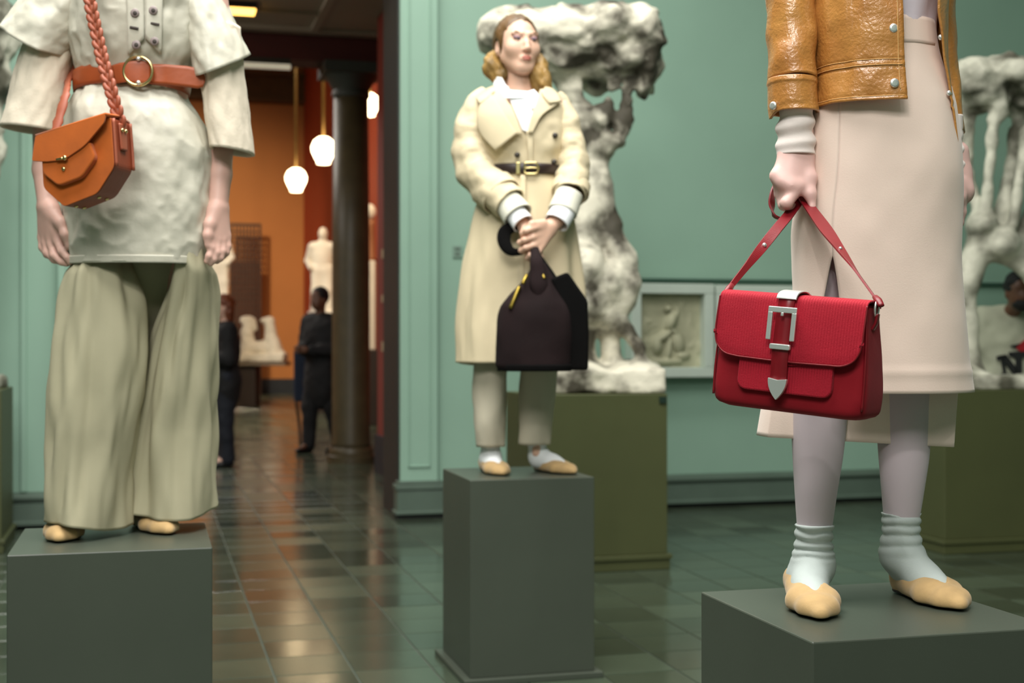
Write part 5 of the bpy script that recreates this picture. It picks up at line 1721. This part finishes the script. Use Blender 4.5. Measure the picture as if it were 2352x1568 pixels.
# shirt front and collar
shirt = mk('shirt_front', *CF.patch([(1158, 206), (1176, 240), (1200, 300)], [(1234, 212), (1230, 250), (1212, 304)], off=0.006, bulge=0.006), SHIRT, W2, solid=0.003)
mk('collar_stand', *loft(G2.rows([(180, 1150, 1230, 0.035, 0.058), (200, 1146, 1236, 0.035, 0.066), (228, 1142, 1242, 0.03, 0.078)], n=50, m=12, span=(-0.95, math.pi + 0.95), closed=False, zk=0.0, hem=lambda th, u: -0.05 * np.clip(-np.sin(th), 0, 1))), SHIRT, shirt, solid=0.003)
mk('shirt_collar', *CF.patch([(1140, 176), (1134, 196), (1158, 226)], [(1152, 178), (1172, 208), (1205, 226)], off=0.018, nu=10, nv=14), SHIRT, shirt, solid=0.005)
mk('shirt_collar', *CF.patch([(1196, 216), (1208, 228), (1222, 252)], [(1226, 206), (1236, 218), (1230, 244)], off=0.016, nu=10, nv=14), SHIRT, shirt, solid=0.005)
# lapels, storm flap, placket
mk('lapel', *CF.patch([(1118, 204), (1118, 222), (1148, 262), (1180, 308)], [(1138, 196), (1160, 224), (1182, 262), (1200, 310)], off=0.022, nu=10, nv=20), TRENCH, coat, solid=0.006)
mk('lapel', *CF.patch([(1240, 206), (1232, 232), (1222, 262), (1212, 306)], [(1258, 204), (1286, 232), (1246, 264), (1222, 306)], off=0.020, nu=10, nv=20), TRENCH, coat, solid=0.006)
mk('coat_collar', *CF.patch([(1252, 200), (1244, 214), (1262, 238)], [(1266, 202), (1284, 218), (1290, 234)], off=0.03, nu=8, nv=12), TRENCH, coat, solid=0.006)
mk('storm_flap', *CF.patch([(1118, 214), (1100, 250), (1100, 300), (1138, 346)], [(1126, 212), (1150, 250), (1176, 290), (1187, 306)], off=0.030, nu=24, nv=30, fn=lambda u, v: 0.012 * v), TRENCH, coat, solid=0.005)
mk('front_edge', *CF.patch([(1210, 300), (1212, 340), (1214, 376)], [(1224, 300), (1224, 340), (1224, 376)], off=0.010, nu=6, nv=12), TRENCH, coat, solid=0.005)
mk('front_edge', *CF.patch([(1196, 402), (1190, 520), (1186, 640), (1182, 828)], [(1208, 402), (1206, 520), (1204, 640), (1202, 828)], off=0.012, nu=6, nv=40), TRENCH, coat, solid=0.005)
mk('shoulder_strap', *CF.patch([(1094, 226), (1112, 212), (1128, 203)], [(1102, 240), (1122, 224), (1136, 210)], off=0.034, nu=8, nv=12), TRENCH, coat, solid=0.006)
for px, py in ((1275, 311), (1188, 356), (1273, 372)):
    mk('button', *disc(CF.P(px, py, 0.012), (0, -1, 0), 0.011, 0.006), HORN, coat)
# belt
belt = mk('belt', *loft(G2.rows([(376, 1114, 1292, 0.01, 0.128), (388, 1113, 1293, 0.01, 0.131), (400, 1114, 1292, 0.01, 0.128)], n=90, m=5, ex=2.2)), BELT2, W2, solid=0.004)
BF = Front(G2, [(370, 1113, 1293, 0.01, 0.131), (405, 1113, 1293, 0.01, 0.131)], 2.2)
cbu = BF.P(1220, 386, 0.010)
rp = roundpoly([(-0.024, -0.021), (0.020, -0.021), (0.028, 0.0), (0.020, 0.021), (-0.024, 0.021)], 0.008, 5)
V, Fc = sweep([(x, 0, z) for x, z in rp] + [(rp[0][0], 0, rp[0][1])], 0.0042, n=8, m=60)
mk('belt_buckle', *xform((V, Fc), None, cbu), GOLD, belt)
mk('buckle_prong', *sweep([cbu + (-0.024, -0.002, 0), cbu + (0.0, -0.005, 0.001), cbu + (0.024, -0.002, 0)], 0.0028, n=8, m=10), GOLD, belt)
ck = BF.P(1190, 386, 0.006)
mk('belt_keeper', *(boxv(ck + (-0.008, -0.004, -0.022), ck + (0.008, 0.003, 0.022)), BOXF), GOLD, belt, smooth=False, bevel=0.002)

# ================================================================== DARK BROWN BAG OF THE TRENCH COAT MODEL
FURB = M('dark_brown_velvet', (30, 19, 20), 0.9, var=0.25, vscale=6, bump=0.15, bscale=120, bdist=0.004, sheen=0.0, spec=0.2)
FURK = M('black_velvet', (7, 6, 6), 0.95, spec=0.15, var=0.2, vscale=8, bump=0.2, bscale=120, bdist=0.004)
GB2 = Fig(1245, 4.93, 0.0)
zb2 = GB2.L(1245, 851, 0)[2]
bag2 = empty('bucket_bag', (GB2.org[0], GB2.org[1], zb2), -YAW)
tag(bag2, 'dark brown velvet bucket bag held by the figure in the trench coat', 'bag')
GB2.z0 = zb2
LB = GB2.L
BR = [(604, 1224, 1250, 0.02, 0.012), (625, 1216, 1262, 0.02, 0.02), (650, 1196, 1276, 0.02, 0.04), (680, 1164, 1294, 0.02, 0.065), (705, 1147, 1306, 0.02, 0.08), (740, 1142, 1312, 0.02, 0.088), (800, 1139, 1314, 0.02, 0.092), (838, 1138, 1312, 0.02, 0.092), (850, 1146, 1304, 0.02, 0.085)]
bgf = lambda th, u: 0.006 * np.sin(5 * th + 1) * np.clip((0.45 - u) / 0.2, 0, 1) + 0.004 * vnoise(np.stack([np.cos(th), np.sin(th), np.full_like(th, u * 3)], 1), 1, 4, 2)
mk('bag_body', *loft(GB2.rows(BR, n=80, m=60, fold=bgf, ex=2.4, zk=0.3), True, True, True), FURB, bag2)
sidep = roundpoly([tuple(LB(px, py, 0)[[0, 2]]) for px, py in ((1288, 850), (1351, 850), (1353, 770), (1350, 690), (1304, 624), (1264, 640), (1290, 700))], 0.012, 5)
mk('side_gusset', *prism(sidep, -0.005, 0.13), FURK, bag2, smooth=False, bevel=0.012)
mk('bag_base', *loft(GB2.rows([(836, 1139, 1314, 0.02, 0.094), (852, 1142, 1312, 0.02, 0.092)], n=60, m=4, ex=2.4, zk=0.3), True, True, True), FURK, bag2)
mk('gathered_handle', *sweep([LB(1240, 690, -0.03), LB(1238, 655, -0.02), LB(1236, 625, -0.01), LB(1232, 598, 0.0), LB(1228, 570, 0.07)], [0.012, 0.034, 0.028, 0.02, 0.016], [0.006, 0.02, 0.018, 0.014, 0.012], n=16, m=20), FURB, bag2)
mk('handle', *sweep([LB(1288, 668, 0.04), LB(1262, 628, 0.05), LB(1240, 596, 0.06), LB(1222, 565, 0.09)], [0.014, 0.016, 0.015, 0.012], [0.008, 0.008, 0.008, 0.008], n=12, m=24), FURK, bag2)
mk('strap_loop', *sweep([LB(1215, 545, 0.10), LB(1190, 520, 0.12), LB(1162, 530, 0.12), LB(1158, 555, 0.11), LB(1172, 576, 0.10), LB(1196, 578, 0.10), LB(1212, 568, 0.10)], [0.012, 0.018, 0.022, 0.026, 0.022, 0.014, 0.012], [0.006] * 7, n=12, m=50), FURK, bag2)
DGOLD = M('dull_gold', (150, 128, 56), 0.35, metal=0.9)
for a_, b_ in (((1193, 658), (1172, 708)), ((1210, 632), (1200, 652))):
    mk('gold_bar', *sweep([LB(a_[0], a_[1], -0.030), LB((a_[0] + b_[0]) / 2, (a_[1] + b_[1]) / 2, -0.045), LB(b_[0], b_[1], -0.050)], 0.0075, n=10, m=10), DGOLD, bag2)
mk('gold_bar', *sweep([LB(1246, 628, -0.02), LB(1250, 640, -0.03)], 0.006, n=10, m=6), DGOLD, bag2)

# ================================================================== MODEL IN THE WIDE TROUSERS
G1 = Fig(310, 3.58, 0.75)
L1 = G1.L
W1 = G1.empty('person')
tag(W1, 'person in an off-white belted tunic and wide olive trousers at the left', 'person')
TUN = M('crinkled_off_white_leather', (206, 202, 186), 0.42, var=0.05, vscale=10, bump=0.3, bscale=13, bdist=0.012, spec=0.4)
BELLK = M('cream_boucle_knit', (224, 212, 192), 0.95, var=0.04, vscale=30, bump=0.2, bscale=120, bdist=0.004)
OLT = M('olive_beige_twill', (176, 170, 142), 0.85, var=0.06, vscale=5, bump=0.08, bscale=60, bdist=0.004)
TANB = M('chestnut_belt_leather', (164, 78, 38), 0.42, var=0.1, vscale=18, bump=0.04, bscale=80)
SKIN1 = M('pale_pink_skin', (216, 174, 160), 0.5, var=0.06, vscale=14, sss=0.08)
r1 = G1.sc()

bb = SDF(0.010)
c1x = L1(318, 200, 0)[0]
plain_torso(bb, sh_z=1.44, waist_z=1.12, cx=c1x, cy=0.05, w=0.92)
hd1 = np.array((c1x, 0.02, 1.66))
head_sdf(bb, hd1, 1.0)
for pts in ([L1(240, 500, 0.04), L1(215, 850, 0.02), L1(165, 1190, 0.02)], [L1(425, 500, 0.10), L1(415, 850, 0.12), L1(350, 1180, 0.12)]):
    bb.chain(pts, [0.05, 0.036, 0.022], 0.03)
bb.chain([L1(150, -60, 0.05), L1(105, 190, 0.05), L1(100, 330, 0.03)], [0.042, 0.036, 0.028], 0.03).chain([L1(480, -60, 0.05), L1(520, 200, 0.06), L1(508, 360, 0.04)], [0.042, 0.036, 0.028], 0.03)
P1 = [bb.build()]
h1 = SDF(0.003)
h1.chain([L1(104, 290, 0.03), L1(101, 390, 0.02), L1(108, 468, 0.0)], [0.031, 0.029, 0.0245], 0.01).chain([L1(104, 290, 0.05), L1(103, 390, 0.035), L1(112, 468, 0.015)], [0.031, 0.029, 0.0245], 0.01)
kp = [(97, 545, 0.02), (106, 556, 0.005), (119, 561, -0.01), (133, 553, -0.022)]
for i, k_ in enumerate(kp):
    h1.cap(L1(104 + 5 * i, 480, 0.012 - 0.008 * i), L1(*k_), 0.021, 0.0125, 0.014)
tipsl = [[(98, 568, 0.012), (108, 584, 0.0), (118, 590, -0.004)], [(109, 580, -0.004), (124, 596, -0.014), (136, 601, -0.016)], [(124, 586, -0.022), (141, 601, -0.03), (154, 606, -0.03)], [(142, 577, -0.036), (155, 592, -0.044), (161, 603, -0.044)]]
for k_, t_ in zip(kp, tipsl):
    h1.chain([L1(*k_)] + [L1(*q_) for q_ in t_], [0.0122, 0.0108, 0.0096, 0.0078], 0.005)
h1.chain([L1(122, 488, -0.015), L1(139, 512, -0.035), L1(150, 540, -0.045), L1(157, 566, -0.045)], [0.0185, 0.0145, 0.0115, 0.0085], 0.012)
P1.append(h1.build(smooth=1))
h2 = SDF(0.003)
h2.chain([L1(510, 310, 0.05), L1(506, 400, 0.03), L1(500, 470, 0.01)], [0.031, 0.028, 0.024], 0.01).chain([L1(510, 310, 0.07), L1(507, 400, 0.045), L1(503, 470, 0.025)], [0.031, 0.028, 0.024], 0.01)
kp = [(489, 543, -0.012), (500, 551, -0.005), (511, 549, 0.005), (520, 541, 0.018)]
for i, k_ in enumerate(kp):
    h2.cap(L1(495 + 4 * i, 482, 0.0 + 0.007 * i), L1(*k_), 0.020, 0.0122, 0.014)
tipsr = [[(487, 570, -0.022), (480, 588, -0.028), (475, 600, -0.026)], [(498, 580, -0.016), (491, 596, -0.02), (484, 605, -0.018)], [(511, 577, -0.004), (506, 592, -0.008), (498, 600, -0.006)], [(522, 566, 0.012), (519, 580, 0.008), (512, 590, 0.008)]]
for k_, t_ in zip(kp, tipsr):
    h2.chain([L1(*k_)] + [L1(*q_) for q_ in t_], [0.0120, 0.0105, 0.0094, 0.0078], 0.005)
h2.chain([L1(490, 490, -0.005), L1(481, 515, -0.022), L1(477, 540, -0.03), L1(477, 562, -0.03)], [0.018, 0.0138, 0.011, 0.0085], 0.012)
P1.append(h2.build(smooth=1))
body1 = mk('body', *join(P1), SKIN1, W1)
hs = SDF(0.008)
hs.ell(hd1 + (0, 0.03, 0.045), (0.085, 0.1, 0.09), k=0.03).ell(hd1 + (0, 0.09, -0.03), (0.06, 0.05, 0.08), k=0.04)
V, Fc = hs.build(noise=lambda P: vnoise(P, 50, 2, 2) * 0.004)
mk('hair', V, Fc, HAIR_B, W1)

# ---- trousers
def leg_fold(seed, a1, a2):
    def f(th, u):
        p = np.stack([np.cos(th) * 2.0, np.sin(th) * 2.0, np.full_like(th, u * 2.2)], 1)
        return 0.018 * vnoise(p, 1.25, seed, 2) + a1 * np.exp(-((np.angle(np.exp(1j * (th - 4.4 - 0.3 * u)))) / 0.22) ** 2) * (0.3 + u) - a2 * np.exp(-((np.angle(np.exp(1j * (th - 5.0 + 0.5 * u)))) / 0.3) ** 2) * u + 0.003 * np.sin(5 * th + 7 * u) * u
    return f


def clampz(vf, z=0.004):
    v = np.array(vf[0], float); v[:, 2] = np.maximum(v[:, 2], z)
    return v, vf[1]


trs = mk('wide_trouser_leg', *clampz(loft(G1.rows([(560, 186, 296, 0.04, 0.085), (600, 176, 302, 0.03, 0.098), (628, 158, 310, 0.02, 0.11), (700, 141, 324, 0.01, 0.118), (800, 128, 325, 0.0, 0.125), (900, 120, 320, -0.01, 0.13), (1000, 113, 307, -0.02, 0.132), (1100, 109, 294, -0.02, 0.135), (1208, 107, 286, -0.02, 0.14)], n=110, m=110, fold=leg_fold(3, 0.014, 0.018), zk=0.8,
                                           hem=lambda th, u: u ** 8 * (-0.016 * np.cos(th) + 0.004 * np.sin(3 * th))))), OLT, W1, solid=0.004)
trs2 = mk('wide_trouser_leg', *clampz(loft(G1.rows([(560, 414, 462, 0.05, 0.085), (600, 412, 470, 0.05, 0.095), (628, 402, 484, 0.06, 0.105), (700, 376, 490, 0.08, 0.11), (800, 346, 490, 0.10, 0.12), (900, 326, 490, 0.11, 0.125), (1000, 310, 490, 0.12, 0.128), (1100, 297, 490, 0.12, 0.13), (1186, 291, 493, 0.12, 0.134)], n=110, m=110, fold=leg_fold(8, 0.016, 0.022), zk=0.8,
                                            hem=lambda th, u: u ** 8 * (0.006 * np.cos(th) + 0.012 * np.sin(2 * th + 0.5))))), OLT, W1, solid=0.004)
mk('trouser_seat', *loft(G1.rows([(470, 185, 462, 0.10, 0.08), (600, 180, 478, 0.13, 0.08), (700, 200, 480, 0.17, 0.07), (800, 260, 450, 0.20, 0.05), (900, 300, 420, 0.20, 0.03)], n=70, m=40, zk=0.5, fold=lambda th, u: 0.006 * np.sin(7 * th))), OLT, W1, solid=0.004)
zf = lambda p: np.array((p[0], p[1], 0.0))
foot_parts(W1, zf(L1(162, 1230, 0.07)), zf(L1(137, 1245, -0.175)), L1(160, 1170, 0.04), L1(162, 1110, 0.03), 0.034, wr=0.002, seed=3, h=0.004)
foot_parts(W1, zf(L1(318, 1200, 0.19)), zf(L1(392, 1228, -0.035)), L1(330, 1165, 0.14), L1(332, 1110, 0.13), 0.034, wr=0.002, seed=5, h=0.004)

# ---- tunic
TR = [(196, 184, 420, 0.05, 0.108), (215, 172, 428, 0.05, 0.118), (250, 158, 452, 0.04, 0.135), (300, 150, 478, 0.04, 0.146), (360, 148, 487, 0.04, 0.150), (450, 150, 488, 0.04, 0.150), (530, 158, 481, 0.04, 0.146), (602, 163, 471, 0.04, 0.142)]


def crink(seed, a=0.005):
    def f(th, u):
        p = np.stack([np.cos(th) * 2.4, np.sin(th) * 2.4, np.full_like(th, u * 3.4)], 1)
        n = vnoise(p, 1.2, seed, 3)
        return a * (1 - 2.2 * np.abs(n)) + 0.003 * np.sin(4 * th + 3)
    return f


TF = Front(G1, TR, 2.3)
tunic = mk('tunic_skirt', *loft(G1.rows(TR, n=170, m=130, fold=crink(5, 0.0042), ex=2.3, zk=0.8)), TUN, W1, solid=0.004)
mk('hem_band', *loft(G1.rows([(586, 160, 474, 0.04, 0.1465), (604, 160.5, 473, 0.04, 0.1455)], n=120, m=6, ex=2.3, zk=0.8)), TUN, tunic, solid=0.003)
BRW = [(-150, 196, 440, 0.05, 0.115), (-60, 166, 470, 0.05, 0.138), (0, 160, 476, 0.05, 0.142), (60, 162, 470, 0.05, 0.142), (110, 172, 455, 0.05, 0.134), (150, 182, 432, 0.05, 0.116), (172, 186, 424, 0.05, 0.108), (200, 186, 420, 0.05, 0.106)]
BFr = Front(G1, BRW, 2.3)
bodice = mk('tunic_bodice', *loft(G1.rows(BRW, n=150, m=110, fold=crink(9, 0.0042), ex=2.3, zk=0.8)), TUN, W1, solid=0.004)
mk('front_placket', *BFr.patch([(288, -120), (289, -20), (292, 60), (294, 128)], [(330, -120), (330, -20), (331, 60), (331, 88)], off=0.007, nu=8, nv=20), TUN, bodice, solid=0.004)
mk('front_placket', *BFr.patch([(334, -120), (334, -20), (334, 60), (333, 86)], [(374, -120), (374, -20), (372, 60), (370, 126)], off=0.007, nu=8, nv=20), TUN, bodice, solid=0.004)
MAUV = M('mauve_grey_button', (150, 136, 134), 0.5, var=0.1)
DKSL = M('dark_buttonhole', (70, 62, 58), 0.8)
for px, py in ((310, 30), (352, 24), (313, 103), (355, 95)):
    mk('button', *disc(BFr.P(px, py, 0.0095), (0, -1, 0), 0.0115, 0.004, dome=0.2), MAUV, bodice)
    mk('button_centre', *disc(BFr.P(px, py, 0.0135), (0, -1, 0), 0.0055, 0.002), DKSL, bodice)
for px, py in ((308, 64), (356, 55)):
    c = BFr.P(px, py, 0.011)
    mk('buttonhole', *sweep([c + (-0.011, 0, 0.002), c, c + (0.011, 0, -0.002)], 0.0035, 0.002, n=8, m=8), DKSL, bodice)
# short stiff sleeves
def cone_sleeve(name, ring_a, ring_b, mat, parent, seed, n=70, m=46, amp=0.006, thick=0.004, bow=0.0):
    """ring = (centre, half vector 1, half vector 2)"""
    th = np.linspace(0, 2 * np.pi, n, endpoint=False)
    rings = []
    for t in np.linspace(0, 1, m):
        c = ring_a[0] * (1 - t) + ring_b[0] * t
        u_ = ring_a[1] * (1 - t) + ring_b[1] * t; v_ = ring_a[2] * (1 - t) + ring_b[2] * t
        c = c + np.array((0, 0, bow * math.sin(math.pi * t)))
        p = c + np.cos(th)[:, None] * u_ + np.sin(th)[:, None] * v_
        d_ = np.cos(th)[:, None] * u_ + np.sin(th)[:, None] * v_
        d_ /= np.linalg.norm(d_, axis=1)[:, None]
        nz = vnoise(np.stack([np.cos(th) * 2, np.sin(th) * 2, np.full(n, t * 3)], 1), 1.3, seed, 3)
        rings.append(p + d_ * (amp * nz)[:, None])
    return mk(name, *loft(np.array(rings)), mat, parent, solid=thick)


A3 = lambda *v: np.array(v, float)
# left short sleeve
pL, qL = L1(14, 50, 0.06), L1(158, 128, 0.02)
cone_sleeve('short_sleeve', (L1(206, -30, 0.05), A3(-0.03, 0, 0.085), A3(0, 0.085, 0)), ((pL + qL) / 2, (pL - qL) / 2, A3(0.01, 0.105, 0.03)), TUN, bodice, 4, amp=0.008, bow=0.02)
pR, qR = L1(572, 128, 0.06), L1(452, 172, 0.02)
cone_sleeve('short_sleeve', (L1(424, -36, 0.05), A3(0.03, 0, 0.085), A3(0, 0.085, 0)), ((pR + qR) / 2, (pR - qR) / 2, A3(-0.01, 0.105, 0.03)), TUN, bodice, 6, amp=0.008, bow=0.02)
# knit bell sleeves
a_, b_ = L1(6, 294, 0.05), L1(130, 304, 0.0)
cone_sleeve('bell_sleeve', (L1(128, 40, 0.05), A3(-0.062, 0, 0.0), A3(0, 0.07, 0)), ((a_ + b_) / 2, (a_ - b_) / 2, A3(0.0, 0.085, 0.0)), BELLK, W1, 2, amp=0.005, thick=0.006)
a_, b_ = L1(580, 356, 0.05), L1(488, 342, 0.01)
cone_sleeve('bell_sleeve', (L1(497, 60, 0.05), A3(0.058, 0, 0.0), A3(0, 0.07, 0)), ((a_ + b_) / 2, (a_ - b_) / 2, A3(0.0, 0.085, 0.0)), BELLK, W1, 7, amp=0.005, thick=0.006)
# ---- belt
BLR = [(156, 176, 430, 0.05, 0.116), (178, 174, 434, 0.05, 0.119), (202, 176, 430, 0.05, 0.116)]
bw1 = mk('belt', *loft(G1.rows(BLR, n=100, m=6, ex=2.3, zk=0.8, hem=lambda th, u: 0.010 * np.clip(-np.sin(th), 0, 1) ** 2)), TANB, W1, solid=0.005)
BL = Front(G1, BLR, 2.3)
V, Fc = [], []
tongue = [(322, 147, 190), (380, 148, 194), (430, 152, 200), (455, 157, 203), (466, 165, 199), (471, 177, 187)]
rows_ = []
for i, (px, ya, yb_) in enumerate(tongue):
    yy = BL.y(min(px, 400), 175) - 0.010 - 0.0 * i
    rows_.append([G1.L(px, ya * (1 - t) + yb_ * t, yy) for t in np.linspace(0, 1, 8)])
mk('belt_tongue', *loft(np.array(rows_), closed=False), TANB, bw1, solid=0.005)
cr = BL.P(317, 163, 0.016)
mk('ring_buckle', *xform(torus_vf((0, 0, 0), 0.037, 0.0042, 'Y', 48, 10), None, cr), GOLD, bw1)
mk('belt_loop_pad', *sweep([BL.P(262, 172, 0.008), BL.P(290, 166, 0.012), BL.P(318, 165, 0.013), BL.P(345, 166, 0.012)], [0.024, 0.026, 0.029, 0.026], [0.003] * 4, n=16, m=24, prof='flat'), TANB, bw1)
for py in (135, 190):
    mk('buckle_rivet', *sphere_vf(BL.P(318, py, 0.020), 0.0062, 12, 8), SILVER, bw1)

# ================================================================== ORANGE SADDLE BAG
ORS = M('orange_suede', (188, 92, 20), 0.9, var=0.16, vscale=12, bump=0.1, bscale=150, bdist=0.003, sheen=0.2)
GUS = M('russet_leather', (138, 62, 36), 0.5, var=0.14, vscale=14, bump=0.05, bscale=80)
BRD = M('braided_tan_leather', (160, 84, 58), 0.5, var=0.12, vscale=16)
GS = Fig(176, 3.30, 0.0)
zs = GS.L(176, 295, 0)[2]
PS = math.radians(12)
sb = empty('saddle_bag', (GS.org[0], GS.org[1], zs), -YAW - PS)
tag(sb, 'orange suede saddle bag hanging on a braided strap at the left', 'bag')
KX = math.cos(PS + math.radians(17.5))


def S(px, py):
    return ((px - 176) / FPX * 3.30 / KX, (295 - py) / FPX * 3.30)


DEP = 0.092
bodyp = roundpoly([S(*p) for p in ((150, 474), (222, 446), (259, 386), (252, 272), (98, 318), (101, 376), (104, 430))], [0.008, 0.012, 0.012, 0.006, 0.006, 0.01, 0.012], 5)
bo = mk('bag_body', *prism(bodyp, 0.0, DEP), GUS, sb, smooth=False, bevel=0.004)
mk('front_panel', *prism(bodyp, -0.003, 0.0005), ORS, bo, smooth=False, bevel=0.0015)
pkp = roundpoly([S(*p) for p in ((145, 428), (196, 410), (226, 366), (214, 330), (108, 352), (110, 398))], [0.012, 0.012, 0.012, 0.004, 0.004, 0.012], 5)
mk('front_pocket', *prism(pkp, -0.021, -0.002), ORS, bo, smooth=False, bevel=0.004)
flp = roundpoly([S(*p) for p in ((90, 370), (120, 373), (160, 370), (205, 340), (248, 288), (251, 268), (98, 312))], [0.006, 0.012, 0.016, 0.016, 0.006, 0.004, 0.006], 5)
fl2 = mk('flap', *prism(flp, -0.027, -0.021), ORS, sb, smooth=False, bevel=0.002)
tp2 = [S(98, 312), S(251, 268)]
V = [(tp2[0][0], -0.027, tp2[0][1]), (tp2[1][0], -0.027, tp2[1][1]), (tp2[1][0], DEP * 0.5, tp2[1][1] + 0.006), (tp2[0][0], DEP * 0.5, tp2[0][1] + 0.006), (tp2[1][0], DEP + 0.003, tp2[1][1] - 0.002), (tp2[0][0], DEP + 0.003, tp2[0][1] - 0.002)]
mk('flap_top', V, [(0, 1, 2, 3), (3, 2, 4, 5)], ORS, fl2, smooth=True, solid=0.005)
cx_, cz_ = S(164, 366)
mk('clasp', *disc((cx_, -0.028, cz_), (0, -1, 0), 0.0062, 0.005), GOLD, sb)
mk('clasp_bar', *sweep([(cx_ - 0.022, -0.029, cz_ - 0.003), (cx_ - 0.004, -0.031, cz_ - 0.001)], 0.0035, n=8, m=6), GOLD, sb)
cx_, cz_ = S(158, 390)
mk('pocket_stud', *disc((cx_, -0.021, cz_), (0, -1, 0), 0.0052, 0.004), GOLD, sb)
# studs under the bag
a_, b_ = S(222, 446), S(150, 474)
for t_, yy in ((0.15, 0.03), (0.15, 0.068), (0.85, 0.03), (0.85, 0.068)):
    x_, z_ = a_[0] * (1 - t_) + b_[0] * t_, a_[1] * (1 - t_) + b_[1] * t_
    nn_ = np.array((a_[1] - b_[1], 0, -(a_[0] - b_[0]))); nn_ /= np.linalg.norm(nn_)
    mk('foot_stud', *disc(np.array((x_, yy, z_)) - 0.0005 * nn_, tuple(nn_), 0.0052, 0.004), GOLD, sb)
# side tab with loop hardware
e0, e1 = np.array(S(252, 272)), np.array(S(259, 386))
def gs(t_, yy, o_=0.003):
    q_ = e0 * (1 - t_) + e1 * t_
    return np.array((q_[0] + o_, yy, q_[1]))
tab = mk('side_tab', *sweep([gs(0.08, 0.046), gs(0.4, 0.046), gs(0.62, 0.046)], [0.017, 0.016, 0.014], [0.003] * 3, n=14, m=14, ref=(1, 0, 0), prof='flat'), BRD, sb)
mk('side_edge', *sweep([gs(0.02, 0.088), gs(0.5, 0.090), gs(0.98, 0.090)], 0.004, n=8, m=12), BRD, sb)
mk('side_edge', *sweep([gs(0.02, 0.004), gs(0.5, 0.004), gs(0.98, 0.004)], 0.004, n=8, m=12), BRD, sb)
for yy in (0.036, 0.054):
    mk('tab_screw', *disc(gs(0.22, yy, 0.006), (1, -0.2, 0), 0.005, 0.005), GOLD, tab)

# braided strap
sbM = Matrix.Translation(sb.location) @ sb.rotation_euler.to_matrix().to_4x4()


def sl(px, py, d):
    return np.array(sbM.inverted() @ Vector(tuple(Wp(px, py, d))))


path = [sl(282, 300, 3.335), sl(272, 262, 3.33), sl(256, 205, 3.335), sl(238, 140, 3.355), sl(222, 70, 3.37), sl(208, 0, 3.38), sl(200, -90, 3.42), sl(225, -190, 3.52), sl(240, -230, 3.66)]
PB, tb_ = catmull(path, 200)
core = mk('braided_strap', *sweep(path, 0.008, 0.005, n=10, m=80, ref=(0, 1, 0)), BRD, sb)
# one link mesh, shared
LV, LF = [], []
def link_mesh():
    parts = []
    for sx in (-1, 1):
        parts.append(sweep([(sx * 0.001, 0.001, -0.014), (sx * 0.009, -0.004, -0.004), (sx * 0.0125, -0.004, 0.008), (sx * 0.008, -0.001, 0.017)], [0.0055, 0.0068, 0.0062, 0.004], [0.0045, 0.0055, 0.005, 0.003], n=10, m=12))
    V, Fc = join(parts)
    me = bpy.data.meshes.new('braid_link')
    me.from_pydata([tuple(map(float, v)) for v in V], [], Fc)
    me.polygons.foreach_set('use_smooth', [True] * len(me.polygons))
    me.materials.append(BRD)
    return me
lm_ = link_mesh()
seg = np.linalg.norm(np.diff(PB, axis=0), axis=1); cum = np.concatenate([[0], np.cumsum(seg)])
pos = 0.02
while pos < cum[-1] - 0.03:
    i = min(len(PB) - 2, int(np.searchsorted(cum, pos)))
    t3 = PB[i + 1] - PB[i]; t3 /= np.linalg.norm(t3)
    y3 = np.array((0, 1, 0.0)); x3 = np.cross(y3, t3); x3 /= np.linalg.norm(x3); y3 = np.cross(t3, x3)
    o = bpy.data.objects.new('braid_link', lm_)
    COL.objects.link(o); o.parent = core
    mm = Matrix(((x3[0], y3[0], t3[0], PB[i][0]), (x3[1], y3[1], t3[1], PB[i][1]), (x3[2], y3[2], t3[2], PB[i][2]), (0, 0, 0, 1)))
    o.matrix_local = mm
    pos += 0.0235
mk('strap_back', *sweep([sl(122, 318, 3.40), sl(136, 270, 3.42), sl(150, 220, 3.45), sl(160, 170, 3.62), sl(190, 40, 3.76), sl(225, -120, 3.79), sl(240, -230, 3.68)], [0.013] * 7, [0.006] * 7, n=12, m=60, fold=lambda th, t: 1 + 0.18 * np.sin(t * 150)), BRD, sb)
